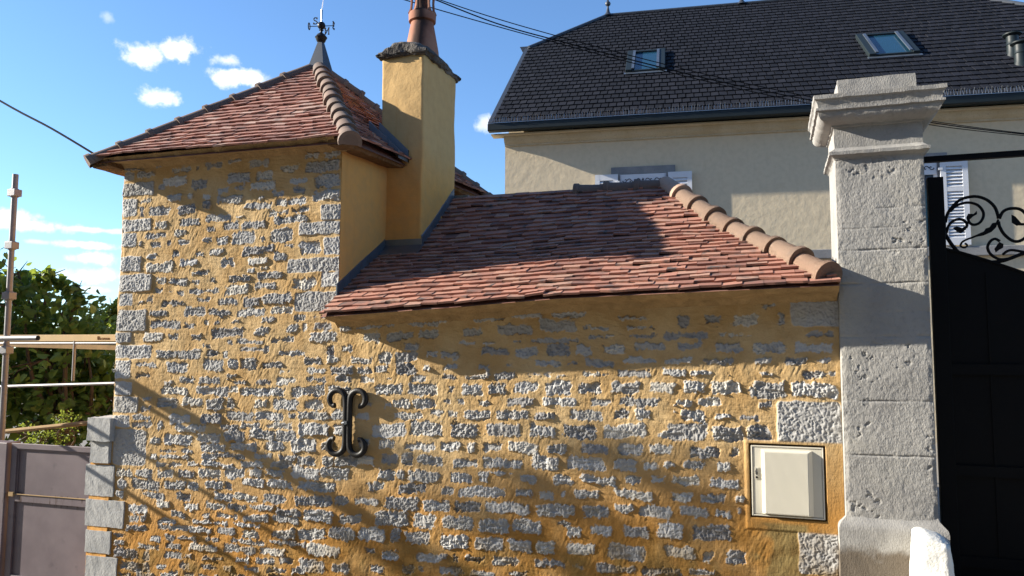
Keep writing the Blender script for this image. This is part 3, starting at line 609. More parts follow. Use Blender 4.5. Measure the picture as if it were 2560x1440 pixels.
# little zinc gutter where the tower roof meets the chimney
mb = MB()
nr = np.array([1.0, 0, .95]); 
p0 = np.array([-3.19, .50, ez+.035]); p1 = np.array([-3.47, .50, ez+.035+.29])
for (ya, yb, h) in ((.62, .815, .03), (.60, .62, .075), (.795, .815, .12)):
    q = [p0+np.array([.03, ya-.5, .015]), p0+np.array([.03, yb-.5, .015]), p1+np.array([0, yb-.5, .02]), p1+np.array([0, ya-.5, .02])]
    mb.hexa(q+[v+np.array([0, 0, h]) for v in q])
mb.build('chimney_gutter', M['zinc'], house)
# ================================================================== weather vane on the tower
vx, vy = float(AP[0])+.02, 1.35
vane = empty('weather_vane', (vx, vy, 4.52), 'dark zinc weather vane with compass letters on the tower peak', 'weather vane')
zp = lambda py: float(atY(797, py, vy)[2])
mb = MB(); s = .105; b0, b1 = zp(185), zp(104)
for (dx, dy), (ex, ey) in (((-1, -1), (1, -1)), ((1, -1), (1, 1)), ((1, 1), (-1, 1)), ((-1, 1), (-1, -1))):
    mb.add([(vx+dx*s, vy+dy*s, b0), (vx+ex*s, vy+ey*s, b0), (vx+ex*.022, vy+ey*.022, b1), (vx+dx*.022, vy+dy*.022, b1)], [(0, 1, 2, 3)])
mb.build('base_cone', M['zincdark'], vane)
mb = MB(); zb = zp(95)
mb.lathe([(.02, -.06), (.045, -.045), (.056, -.015), (.066, 0), (.056, .012), (.04, .035), (.02, .048), (.012, .06), (.014, .075), (.026, .082), (.012, .09), (.012, .1)], (vx, vy, zb), 18)
mb.build('bulb', M['darkmetal'], vane, smooth=40)
zs = zp(65); mb = MB(); mb.ball((vx, vy, zs), .043); mb.build('ball', M['darkmetal'], vane, smooth=True)
mb = MB(); mb.tube([(vx, vy, zs-.06), (vx, vy, zp(25))], .0085, 8); mb.build('rod', M['zinc'], vane, smooth=40)
mb = MB()
mb.tube([(vx, vy, zp(28)), (vx+.005, vy, zp(10)), (vx+.03, vy, zp(-8)), (vx+.02, vy, zp(-40))], .0022, 5); mb.tube([(vx, vy, zp(26)), (vx+.012, vy, zp(14)), (vx+.015, vy, zp(0)), (vx+.06, vy, zp(-30))], .002, 5)
mb.build('wire_tip', M['steel'], vane)
dE = np.array([.97, .24, 0]); dS = np.array([.1, -.99, 0])
mb = MB(); c = np.array([vx, vy, zs-.005])
for d in (dE, -dE): mb.tube([c+d*.03, c+d*.135], .0045, 6)
for d in (dS, -dS): mb.tube([c+d*.03, c+d*.125], .0045, 6)
mb.build('arms', M['darkmetal'], vane)
LET = {'S': [[(.7, .75), (.55, .95), (.3, .98), (.08, .8), (.2, .58), (.6, .42), (.8, .22), (.6, .03), (.3, .0), (.08, .2)], [(.72, .98), (.7, .72)], [(.06, 0), (.08, .24)]],
       'N': [[(.12, 0), (.12, 1)], [(.12, 1), (.8, 0)], [(.8, 0), (.8, 1)], [(0, 1), (.25, 1)], [(0, 0), (.26, 0)], [(.66, 1), (.95, 1)]],
       'O': [[(.5+.42*math.cos(q*.4488), .5+.5*math.sin(q*.4488)) for q in range(15)]],
       'E': [[(.12, 0), (.12, 1)], [(.0, 1), (.75, 1)], [(0, 0), (.78, 0)], [(.12, .52), (.55, .52)], [(.75, 1), (.75, .8)], [(.78, 0), (.78, .22)], [(.55, .62), (.55, .4)]]}
for ch, d in (('S', dS), ('N', -dS), ('E', dE), ('O', -dE)):
    side = np.cross((0, 0, 1.), d)      # read from outside: right hand of someone facing the letter
    hgt = .072; o_ = c+d*.135; mb = MB()
    for st_ in LET[ch]: mb.tube([o_+side*((x-.45)*hgt*.85)+np.array([0, 0, (y-.5)*hgt]) for x, y in st_], .0062, 6)
    mb.build('letter', M['darkmetal'], vane)
# ================================================================== wall tie iron
tie = empty('wall_anchor', (-3.255, -.01, .98), 'black scrolled iron wall tie plate fixed with a bright bolt on the rubble wall', 'wall anchor')
mb = MB(); zt, zbm, zc = 1.238, .735, .985
def scroll(sx, sy):
    pts = []; x0 = -3.255+sx*.018; 
    pts.append((x0, -.035, zc)); top = zc+sy*.215
    pts.append((x0, -.035, zc+sy*.14))
    cx, cz = x0+sx*.082, zc+sy*.185
    for i in range(17):
        q = math.pi-i*math.pi*1.42/16; rr = .079-.018*(i/16)
        if i == 16: rr = .052
        pts.append((cx+sx*rr*math.cos(q), -.035-.012*(i/16), cz+sy*rr*math.sin(q)))
    return pts
for sx in (-1, 1):
    for sy in (-1, 1):
        mb.tube(scroll(sx, sy), [.025]*15+[.023, .021, .020, .024], 8)
mb.build('scrolls', M['darkmetal'], tie, smooth=50)
mb = MB(); mb.tube([(-3.255, -.02, .985), (-3.255, -.075, .985)], .017, 6); mb.tube([(-3.285, -.068, .978), (-3.262, -.068, .985)], .011, 8); mb.build('bolt', M['spike'], tie)
# ================================================================== meter box
box = empty('meter_box', (.105, .05, .455), 'ivory plastic utility meter box with ribbed door set in the wall', 'meter box')
mb = MB(); w = .010
mb.box(BX0, BX0+w, -.006, .06, BZ0, BZ1); mb.box(BX1-w, BX1, -.006, .06, BZ0, BZ1); mb.box(BX0+w, BX1-w, -.006, .06, BZ0, BZ0+w); mb.box(BX0+w, BX1-w, -.006, .06, BZ1-w, BZ1); mb.box(BX0+.003, BX1-.003, .045, .055, BZ0+.003, BZ1-.003)
mb.build('frame', M['beige2'], box, bevel=.003)
dx0, dx1, dz0, dz1 = BX0+w+.002, BX1-w-.002, BZ0+w+.003, BZ1-w-.002
mb = MB(); mb.box(dx0, dx1, -.002, .03, dz0, dz1)
px0, px1 = dx0+.055, dx1-.058; q0, q1 = dx0+.072, dx1-.085; pz0, pz1 = dz0+.004, dz1-.012
mb.add([(px0, -.002, pz0), (px1, -.002, pz0), (px1, -.002, pz1), (px0, -.002, pz1), (q0, -.034, pz0+.006), (q1, -.034, pz0+.006), (q1, -.034, pz1-.012), (q0, -.034, pz1-.012)],
       [(4, 5, 6, 7), (0, 1, 5, 4), (1, 2, 6, 5), (2, 3, 7, 6), (3, 0, 4, 7)])
k = 46; wr = (q1-q0-.008)/k
for i in range(k):
    x = q0+.004+wr*i; mb.add([(x, -.0335, pz0+.01), (x+wr*.5, -.0365, pz0+.01), (x+wr, -.0335, pz0+.01), (x, -.0335, pz1-.016), (x+wr*.5, -.0365, pz1-.016), (x+wr, -.0335, pz1-.016)], [(0, 1, 4, 3), (1, 2, 5, 4), (0, 2, 1), (3, 4, 5)])
door = mb.build('door', M['beige'], box, bevel=.002)
mb = MB(); lx = dx0+.023; mb.box(lx-.012, lx+.012, -.006, -.0015, .70, .78); mb.build('lock_plate', M['beige2'], door)
mb = MB(); mb.tube([(lx, -.004, .713), (lx, -.009, .713)], .008, 12); mb.tube([(lx+.002, -.008, .773), (lx-.007, -.008, .755), (lx-.006, -.008, .738), (lx, -.008, .728), (lx+.004, -.008, .74), (lx+.003, -.008, .75)], .0022, 5); mb.build('keyhole', M['black'], door)
# ================================================================== gate pillar
pil = empty('gate_pillar', (.72, .2, -.1), 'tall grey limestone gate pillar with moulded capital beside the low roof', 'gate pillar')
PX0, PX1, PYF, PYB = .460, .998, -.055, .46
S = .005; nx = int((PX1-PX0)/S); nz = int((2.90-.50)/S)
ax = np.linspace(PX0, PX1, nx); az = np.linspace(.49, 2.90, nz); AX, AZ = np.meshgrid(ax, az, indexing='ij')
hp = .0016*fbm(AX, AZ, 30, 3, 2, .6)+.0020*(1-np.abs(2*vn(AX*70+AZ*30, AZ*55, 4)-1))+.004*fbm(AX, AZ, 4, 2, 5)
for (pz, ty) in ((2.52, .5), (2.245, 1), (2.02, 1), (1.67, .8), (1.25, 1), (.90, .9), (2.39, .35), (1.83, .3)):
    zz = pz+.006*fbm(AX, AZ*0, 7, 3, 1); hp -= .008*ty*np.exp(-((AZ-zz)/.006)**2)*np.clip(.6+1.2*fbm(AX, AZ, 9, 2, 6), 0, 1)
pit = sstep(.30, .42, fbm(AX, AZ*1.3, 20, 4, 7, .6))*sstep(.60, .80, vn(AX*4.5, AZ*4, 9)); hp -= .006*pit*(.5+vn(AX*80, AZ*80, 2))
hp -= .010*sstep(.03, 0, np.minimum(AX-PX0, PX1-AX))*np.clip(.35+.9*fbm(AX*0+AZ*.0, AZ, 13, 3, 3), 0, 1)
V = np.stack([AX, PYF-hp, AZ], -1); L0 = V[:1].copy(); L0[..., 1] = PYB; R0 = V[-1:].copy(); R0[..., 1] = PYB
L1 = V[:1].copy(); L1[..., 1] += .015; L1[..., 0] -= .003; R1 = V[-1:].copy(); R1[..., 1] += .015; R1[..., 0] += .003
V = np.concatenate([L0, L1, V, R1, R0], 0)
gridmesh('shaft', V, np.ones((V.shape[0]-1, V.shape[1]-1), bool), M['pillar'], pil)
def mould(mb, prof, x0, x1, y0, y1):
    vs = []
    for (o, z) in prof: vs += [(x0-o, y0-o, z), (x1+o, y0-o, z), (x1+o, y1+o, z), (x0-o, y1+o, z)]
    fs = [(i*4+k, i*4+(k+1) % 4, i*4+4+(k+1) % 4, i*4+4+k) for i in range(len(prof)-1) for k in range(4)]+[(3, 2, 1, 0), tuple(len(prof)*4-4+k for k in range(4))]
    mb.add(vs, fs)
def subd(mb, name, mat, par, amp=.004, size=.03, bevel=0):
    """cut long faces up and roughen them so that the edges are worn"""
    b = bmesh.new(); vv = [b.verts.new(v) for v in mb.v]
    for f in mb.f: b.faces.new([vv[i] for i in f])
    bmesh.ops.remove_doubles(b, verts=b.verts[:], dist=1e-5)
    for it in range(5):
        es = [e for e in b.edges if e.calc_length() > size]
        if not es: break
        bmesh.ops.subdivide_edges(b, edges=es, cuts=1, use_grid_fill=True)
    bmesh.ops.triangulate(b, faces=[f for f in b.faces if len(f.verts) > 4])
    for v in b.verts:
        x, y, z = v.co
        nn = lambda s, f: float(fbm(np.array(x*1.3+z), np.array(y*1.3-z*.7), f, 3, s))
        v.co += Vector((amp*nn(1, 17), amp*nn(3, 17), amp*nn(5, 17)))
    m = MB(); b.verts.index_update(); m.add([tuple(v.co) for v in b.verts], [[v.index for v in f.verts] for f in b.faces]); b.free()
    return m.build(name, mat, par, smooth=28)
mb = MB(); ix0, ix1, iy0, iy1 = PX0+.004, PX1-.004, PYF+.004, PYB-.004
prof = [(0, 2.78), (0, 2.862), (.006, 2.862), (.010, 2.875), (.026, 2.888), (.040, 2.893), (.041, 2.915), (.028, 2.922), (.008, 2.94), (.004, 2.945), (.004, 3.085), (.016, 3.088), (.018, 3.100), (.028, 3.102), (.040, 3.103), (.068, 3.112), (.090, 3.128), (.103, 3.15), (.107, 3.178), (.122, 3.181), (.123, 3.197), (.108, 3.201), (.112, 3.225), (.122, 3.250), (.133, 3.258), (.134, 3.285), (.05, 3.30)]
mould(mb, prof, ix0, ix1, iy0, iy1); subd(mb, 'capital', M['pillar'], pil, .0045, .035)
mb = MB(); mb.box(.487, .962, -.10, .40, 3.27, 3.402); subd(mb, 'top_block', M['pillar'], pil, .004, .03)
mb = MB(); mould(mb, [(.055, -.35), (.052, .435), (.046, .455), (.006, .500), (0, .52)], ix0, ix1, iy0, iy1); subd(mb, 'plinth', M['pillar'], pil, .004, .03)
# ================================================================== white guard stone
bo = blob(.825, 1.005, -.36, -.12, -.15, .478, 14, lambda p, c: (
    lambda q, k: tuple(np.array([.915+(q[0]-.915)*(1.0+.42*(k)), -.24+(q[1]+.24)*(1+.35*k), q[2]-.03*(max(0, (abs(c.x)*2)**4)+max(0, (abs(c.y)*2)**4))*(c.z > .45)+.05*c.x*(c.z > .49)*-1])
             + .010*np.array([float(fbm(np.array(p[1]+p[2]), np.array(p[2]-p[0]), 9, 3, 2)), float(fbm(np.array(p[0]-p[2]), np.array(p[2]), 9, 3, 5)), 0])))(rnd_edges(p, c, .045, (.18, .24)), (.478-p[2])/.63)).build('guard_stone', M['limewash'], None, smooth=True)
tag(bo, 'white limewashed tapering guard stone at the foot of the gate pillar', 'guard stone')
# ================================================================== black entrance gate
gate = empty('entrance_gate', (1.9, .3, .12), 'black steel entrance gate with solid lower panel and scrollwork beside the pillar', 'gate')
GY = .30
mb = MB(); mb.box(1.0, 3.3, GY-.02, GY+.02, 2.885, 2.925); mb.build('top_bar', M['gateblack'], gate)
mb = MB(); mb.box(1.075, 1.172, GY-.03, GY+.03, .02, 2.775); mb.build('stile', M['gateblack'], gate, bevel=.004)
mb = MB(); top = []
for i in range(25):
    x = 1.172+i*(3.3-1.172)/24; t = min(1, (x-1.16)/.75); top.append((x, GY-.01, 2.272-.31*t**1.15))
mb.prism([(1.172, GY-.01, .02), (3.3, GY-.01, .02)]+top[::-1], (0, .02, 0)); mb.build('lower_panel', M['gateblack'], gate)
mb = MB()
for zz in (.16, .75, 1.42): mb.box(1.172, 3.3, GY-.028, GY-.0105, zz, zz+.07)
mb.box(1.40, 1.415, GY-.016, GY-.0103, .24, 2.1); mb.build('panel_rails', M['gateblack'], gate)
mb = MB()
for t0, t1 in zip(top[:-1], top[1:]): mb.prism([(t0[0], GY-.018, t0[2]), (t1[0], GY-.018, t1[2]), (t1[0], GY-.018, t1[2]+.014), (t0[0], GY-.018, t0[2]+.014)], (0, .036, 0))
mb.build('panel_edge', M['gateblack'], gate)
G = lambda zx, zy: atY(2280+zx/4.235, 360+zy/4.235, GY)
def smooth_path(p, k=4):
    p = [np.asarray(q, float) for q in p]; out = []
    for i in range(len(p)-1):
        a = p[max(i-1, 0)]; b = p[i]; c = p[i+1]; d = p[min(i+2, len(p)-1)]
        for j in range(k):
            t = j/k; out.append(.5*((2*b)+(c-a)*t+(2*a-5*b+4*c-d)*t*t+(-a+3*b-3*c+d)*t**3))
    return out+[p[-1]]
SC_ = ["355,830 375,740 430,660 510,590 600,562 690,557 790,590 870,660 905,740 915,790", "340,830 345,930 385,1010 440,1090 520,1170 600,1210 720,1240 820,1252 950,1240 1060,1205 1150,1170 1260,1140",
       "405,715 460,660 540,627 620,622 700,650 750,710 755,770 720,830 660,855 610,835 595,790", "365,940 380,880 420,825 490,795 550,810 582,850 572,888",
       "915,800 880,860 800,920 740,945 650,985 580,1010 530,1040 515,1080 555,1097 585,1075 560,1050", "925,790 960,720 1020,687 1100,682 1160,700 1210,750 1240,820 1245,900 1200,990 1130,1030 1060,1022 980,960 930,880 915,820",
       "930,1030 880,1005 830,1030 800,1090 820,1150 870,1195 940,1222 1040,1210", "960,1172 1010,1135 1080,1125 1260,1160", "1186,850 1140,850 1110,845"]
RAD = [.0105, .0125, .0095, .0095, .007, .0105, .0095, .009, .009]
for s_, rr in zip(SC_, RAD):
    mb = MB(); mb.tube(smooth_path([G(*map(float, q.split(','))) for q in s_.split()]), rr, 7); mb.build('scroll', M['gateblack'], gate, smooth=True)
for s_ in ("575,775 595,738 650,742 685,708 687,745 640,772 600,812 580,800", "435,888 470,872 530,890 580,855 572,905 520,947 480,930", "908,828 850,838 822,880 780,895 762,925 700,952 640,992 760,968 840,932 890,882", "1055,750 1092,768 1120,800 1165,850 1112,866 1058,832", "925,1038 966,1060 962,1100 920,1122 888,1148 873,1110 898,1075"):
    mb = MB(); p = [G(*map(float, q.split(','))) for q in s_.split()]; mb.prism([q-np.array([0, .006, 0]) for q in p], (0, .012, 0)); mb.build('leaf_ornament', M['gateblack'], gate)
mb = MB(); mb.box(1.0, 3.4, .16, .55, -.2, .022); sill = mb.build('threshold', M['street'], gate, bevel=.01)
# ================================================================== villa behind
dl = R(6.4); he = np.array([math.cos(dl), math.sin(dl), 0]); hn = np.array([-math.sin(dl), math.cos(dl), 0]); H0 = atY(1263, 340, 8); H0[2] = 0
def hp_(a, b, z): return tuple(H0+he*a+hn*b+np.array([0, 0, z]))
villa = empty('villa', hp_(5, 4, 0), 'cream rendered villa with black tiled half hipped roof behind the stone outbuilding', 'house')
HL = 10.45; HD = 10.65
mb = MB(); mb.box(0, HL, 0, .3, -.8, 5.50, T=hp_)
pent = [hp_(0.0, .301, -.8), hp_(0.0, HD-.301, -.8), hp_(0.0, HD-.301, 5.9), hp_(0, HD-3.6, 8.6), hp_(0, 3.6, 8.6), hp_(0, .301, 5.9)]
off = np.array(hp_(.3, 0, 0))-np.array(hp_(0, 0, 0)); mb.prism([np.array(p)+off*.004+np.array([0,0,0]) for p in pent], off)
off2 = np.array(hp_(-.3, 0, 0))-np.array(hp_(0, 0, 0)); mb.prism([np.array(hp_(HL-.002, 0, 0))-np.array(hp_(0, 0, 0))+np.array(p) for p in pent], off2)
mb.box(.31, HL-.31, HD-.3, HD-.002, -.8, 5.8, T=hp_)
mb.build('wall', M['cream'], villa)
mb = MB()
prof = [(0, 5.47), (.03, 5.475), (.035, 5.505), (.06, 5.52), (.10, 5.56), (.13, 5.62), (.14, 5.66), (0, 5.66)]
vs = []; nn_ = 15
for i in range(nn_+1):
    a = -.0+(HL)*i/nn_
    for o, z in prof: vs.append(hp_(a, -o-.002, z))
kk = len(prof); mb.add(vs, [(i*kk+k, (i+1)*kk+k, (i+1)*kk+k+1, i*kk+k+1) for i in range(nn_) for k in range(kk-1)]+[list(range(kk)), [nn_*kk+k for k in range(kk)][::-1]])
mb.build('cornice', M['corn'], villa)
mb = MB(); mb.box(-.02, HL, -.07, -.001, 3.20, 3.36, T=hp_); mb.build('string_course', M['greystone'], villa, bevel=.01)
# roof
E0 = (-.235, -.35, 5.815); rise = (8.763-5.845)/(3.312+.35); RB = 5.15; RZ = E0[2]+rise*(RB-E0[1])
A1 = HL+.235; Lr = math.hypot(RB-E0[1], RZ-E0[2]); sl = (RB-E0[1])/Lr, (RZ-E0[2])/Lr
KV = (3.312-E0[1])/sl[0]
def Pv(u, v, h): return np.array(hp_(u, E0[1]+v*sl[0]-h*sl[1], E0[2]+v*sl[1]+h*sl[0]))
mb = MB()
tiles(mb, Pv, [(E0[0]+.06, 0), (A1-.06, 0), (A1-.06, KV), (A1-1.76, Lr), (1.545, Lr), (E0[0]+.06, KV)], KV/20.3, .150, .020, .001, .6, vj=.0015, gap=.009)
mb.add([Pv(*q, -.008) for q in [(E0[0], 0), (A1, 0), (A1, KV), (A1-1.76, Lr), (1.545, Lr), (E0[0], KV)]], [tuple(range(6))], (.1, .5, .5))
bk = lambda a, v: hp_(a, 2*RB-E0[1]-v*sl[0], E0[2]+v*sl[1])
mb.add([bk(E0[0], 0), bk(A1, 0), bk(A1, KV), bk(A1-1.76, Lr), bk(1.545, Lr), bk(E0[0], KV)], [tuple(range(6))[::-1]], (.2, .5, .5))
for s_, a_, r_ in ((1, E0[0], 1.545), (-1, A1, A1-1.76)):
    mb.add([Pv(a_, KV, 0), tuple(bk(a_, KV)), Pv(r_, Lr, 0)], [(0, 1, 2) if s_ < 0 else (0, 2, 1)], (.3, .5, .5))
vroof = mb.build('roof', M['slate'], villa)
mb = MB()
for a_ in (E0[0], A1):
    s_ = 1 if a_ < 0 else -1
    q = [Pv(a_-.03*s_, -.02, -.10), Pv(a_+.09*s_, -.02, -.10), Pv(a_+.09*s_, KV, -.10), Pv(a_-.03*s_, KV, -.10)]
    mb.hexa(q+[p+np.array([0, 0, .155]) for p in q])
    kx = Pv(a_, KV, .0); mb.prism([kx+he*(-.16*s_)+np.array([0, 0, .07]), kx+he*(.13*s_)+np.array([0, 0, .07]), kx+he*(.10*s_)+np.array([0, 0, -.06]), kx+he*(-.06*s_)+np.array([0, 0, -.12])], hn*.25)
    mb.build('verge_trim', M['zincdark'], vroof); mb = MB()
hk = Pv(E0[0], KV, .02); hr = Pv(1.545, Lr, .02)
mb.tube([hk+he*.06, hr], .055, 8); mb.build('hip_cap', M['zincdark'], vroof, smooth=40)
mb = MB(); mb.tube([Pv(A1-.06, KV, .02), Pv(A1-1.76, Lr, .02)], .055, 8); mb.build('hip_cap', M['zincdark'], vroof, smooth=40)
mb = MB(); mb.tube([hr, Pv(A1-1.76, Lr, .02)], .05, 8); mb.build('ridge_cap', M['zincdark'], vroof, smooth=40)
for a_ in (1.545, 4.85, A1-1.76):
    f = Pv(a_, Lr, .02); mb = MB(); mb.lathe([(.13, -.02), (.09, .03), (.05, .08), (.03, .2), (.022, .24), (.06, .27), (.075, .31), (.06, .35), (.02, .38), (.03, .40), (.012, .43), (.004, .56)], f, 12); mb.build('finial', M['zincdark'], vroof, smooth=40)
# gutter and pigeon spikes
mb = MB()
q = [(-.40, 5.70), (-.385, 5.685), (-.25, 5.685), (-.24, 5.70), (-.24, 5.80), (-.40, 5.812)]
mb.prism([hp_(-.25, b_, z_) for b_, z_ in q], np.array(hp_(A1+.26, 0, 0))-np.array(hp_(0, 0, 0))); mb.build('gutter', M['gutter'], villa)
mb = MB(); mb.box(-.22, HL, -.24, -.01, 5.64, 5.665, T=hp_); mb.build('soffit', M['corn'], villa)
mb = MB(); a_ = -.22
mb.box(-.22, A1, -.405, -.395, 5.822, 5.834, T=hp_)
while a_ < A1:
    for lean in (-.05, .03):
        p = hp_(a_, -.40, 5.825); t_ = hp_(a_+random.uniform(-.01, .01), -.40+lean, 5.825+random.uniform(.085, .115)); mb.tube([p, t_], .0045, 3, caps=False)
    a_ += random.uniform(.04, .055)
mb.build('bird_spikes', M['spike'], villa)
# skylights
for (a0, a1, b0, b1) in ((2.25, 2.95, 1.45, 2.46), (6.88, 7.68, 1.38, 2.42)):
    v0, v1 = (b0-E0[1])/sl[0], (b1-E0[1])/sl[0]
    TT = lambda u, v, h: tuple(Pv(u, v, h))
    mb = MB(); fr = .075
    mb.box(a0-.05, a0+fr, v0, v1, -.0, .11, T=TT); mb.box(a1-fr, a1+.05, v0, v1, -.0, .11, T=TT); mb.box(a0+fr, a1-fr, v1-fr, v1, 0, .10, T=TT); mb.box(a0+fr, a1-fr, v0, v0+.06, 0, .085, T=TT)
    sk = mb.build('skylight', M['gutter'], vroof, bevel=.01)
    mb = MB(); mb.box(a0+fr, a1-fr, v0+.06, v1-fr, .04, .065, T=TT); mb.build('skylight_pane', M['glass'], vroof)
    mb = MB(); mb.box(a0+fr-.004, a0+fr+.05, v0+.05, v1-fr+.01, .10, .125, T=TT); mb.box(a1-fr-.05, a1-fr+.004, v0+.05, v1-fr+.01, .10, .125, T=TT); mb.box(a0-.08, a1+.08, v0-.10, v0-.002, .044, .054, T=TT); mb.build('skylight_trim', M['zinc'], vroof)
# vent stacks
for (px, py, s_) in ((2533, 140, 1.), (2553, 163, 1.)):
    f = atP(px, py, Pv(0, 0, 0), np.cross(he, Pv(0, 1, 0)-Pv(0, 0, 0))); mb = MB()
    mb.lathe([(.13, -.15), (.12, 0), (.10, .06), (.098, .20), (.105, .21), (.098, .22), (.098, .30), (.10, .36), (.155, .39), (.158, .41), (.08, .44)], f, 16); mb.build('vent_stack', M['gutter'], vroof, smooth=35)
# windows with shutters
def window(ac):
    w = .42; z0, z1 = 3.36, 4.80
    mb = MB(); mb.box(ac-.58, ac+.58, -.022, -.0005, 4.835, 4.972, T=hp_); mb.box(ac-.58, ac-w, -.020, -.0006, 4.70, 4.835, T=hp_); mb.box(ac+w, ac+.58, -.020, -.0006, 4.70, 4.835, T=hp_)
    mb.box(ac-.52, ac-w, -.018, -.0007, z0, 4.70, T=hp_); mb.box(ac+w, ac+.52, -.018, -.0007, z0, 4.70, T=hp_)
    win = mb.build('window', M['greystone'], villa)
    mb = MB(); mb.box(ac-w, ac-w+.06, -.012, -.001, z0, z1+.035, T=hp_); mb.box(ac+w-.06, ac+w, -.012, -.001, z0, z1+.035, T=hp_); mb.box(ac-.03, ac+.03, -.012, -.001, z0, z1, T=hp_); mb.box(ac-w+.06, ac+w-.06, -.0118, -.001, z1-.02, z1+.035, T=hp_)
    mb.build('window_frame', M['white'], win)
    mb = MB(); mb.box(ac-w+.06, ac-.03, -.007, -.001, z0, z1-.02, T=hp_); mb.box(ac+.03, ac+w-.06, -.007, -.001, z0, z1-.02, T=hp_); mb.build('pane', M['glass'], win)
    mb = MB(); mb.box(ac-w+.02, ac+w-.02, -.035, -.018, 4.60, 4.825, T=hp_); mb.build('lambrequin', M['white'], win)
    mb = MB()
    for k in range(-4, 5):
        if k == 0: mb.tube([hp_(ac, -.038, 4.69), hp_(ac, -.038, 4.75)], .008, 5); mb.tube([hp_(ac-.02, -.038, 4.725), hp_(ac+.02, -.038, 4.725)], .008, 5); continue
        c_ = ac+k*.083; f_ = 1 if k > 0 else -1; s2 = 1 if k % 2 else -1
        pts = [hp_(c_+f_*.034*math.cos(q_*.5), -.038, 4.712+s2*.03*math.sin(q_*.5)) for q_ in range(0, 9)]+[hp_(c_-f_*.005, -.038, 4.712-s2*.012)]
        mb.tube(pts, .0065, 5)
    mb.build('lambrequin_scrolls', M['black'], win)
    for s_ in (-1, 1):
        x0 = ac+s_*(w+.03); x1 = ac+s_*(w+.45); a, b = min(x0, x1), max(x0, x1); mb = MB()
        mb.box(a, a+.085, -.085, -.05, z0+.02, 4.83, T=hp_); mb.box(b-.085, b, -.085, -.05, z0+.02, 4.83, T=hp_)
        zs_ = [(z0+.02, z0+.14), (z0+.93, z0+1.0), (4.72, 4.83)] if True else 0
        for q0_, q1_ in zs_: mb.box(a+.085, b-.085, -.084, -.051, q0_, q1_, T=hp_)
        for lo_, hi_ in ((z0+.14, z0+.93), (z0+1.0, 4.72)):
            n = int((hi_-lo_)/.052)
            for k in range(n):
                zz = lo_+(k+.5)*(hi_-lo_)/n
                mb.hexa([hp_(a+.085, -.084, zz-.024), hp_(b-.085, -.084, zz-.024), hp_(b-.085, -.078, zz-.024), hp_(a+.085, -.078, zz-.024), hp_(a+.085, -.060, zz+.022), hp_(b-.085, -.060, zz+.022), hp_(b-.085, -.054, zz+.022), hp_(a+.085, -.054, zz+.022)])
        mb.box(a+.085, b-.085, -.0535, -.0515, z0+.14, 4.72, T=hp_)
        hx = x0; mb.box(hx-.03, hx+.03, -.10, -.06, 4.66, 4.70, T=hp_)
        mb.build('shutter', M['white'], win)
window(2.59); window(7.09)
# ================================================================== left: stone pier, gate
pier = empty('gate_pier', (-5.83, .1, -.7), 'low pier of grey dressed stone blocks against the tower, topped by a square cap block', 'gate pier')
for (xr, ya, yb_) in ((284, 1160, 1242), (309, 1247, 1321), (276, 1324, 1385), (291, 1388, 1470)):
    q0_, q1_ = atY(226, ya, 0), atY(xr, yb_, 0); q2_ = atY(218, yb_, 0); mb = MB(); mb.box(q2_[0]-.02, q1_[0], -.013, .25, q1_[2], q0_[2]); subd(mb, 'stone_block', M['pier'], pier, .004, .02)
mb = MB(); mb.box(-5.93, -5.715, -.03, .25, .535, .728); subd(mb, 'stone_block', M['pier'], pier, .004, .03)
mb = MB(); mb.box(-5.945, -5.68, -.06, .25, .735, .945); subd(mb, 'cap_block', M['pier'], pier, .006, .03)
mb = MB(); mb.box(-5.945, -5.715, -.006, .24, -.8, .53); mb.build('mortar', M['ochre'], pier)
oc = MB(); oc.lathe([(.03, 0), (.028, .03), (.018, .05), (.004, .058)], (-5.72, .15, .93), 12)
tag(oc.build('plastic_cap', M['orange'], None, smooth=True), 'small orange plastic cap lying on top of the low stone pier', 'cap')
lg = empty('metal_gate', (-6.5, .12, -.6), 'mauve painted steel gate with two sunk panels and rust drips', 'gate')
Y = .12
mb = MB(); mb.box(-7.02, -5.90, Y, Y+.03, -.66, .645); mb.build('panel', M['gateleft'], lg)
mb = MB(); zt = .652
for (x0, x1, z0, z1) in ((-7.06, -5.90, .60, zt), (-7.06, -6.985, -.66, .60), (-6.985, -5.90, .095, .165), (-6.985, -5.90, -.66, -.60)): mb.box(x0, x1, Y-.022, Y-.0005, z0, z1)
mb.box(-6.985, -5.9, Y-.010, Y-.0006, .585, .5995); mb.box(-6.9845, -6.97, Y-.010, Y-.0006, .1655, .585)
mb.build('frame', M['gateleft'], lg, bevel=.003)
mb = MB(); mb.box(-7.045, -6.985, Y-.04, Y-.0225, .145, .185); mb.tube([(-6.98, Y-.026, .166), (-5.9, Y-.026, .172)], .005, 6); mb.build('latch_bar', M['woodold'], lg)
mb = MB(); mb.box(-7.6, -7.085, Y-.05, Y+.10, -.8, .655); mb.build('gate_post', M['gateleft'], lg, bevel=.006)
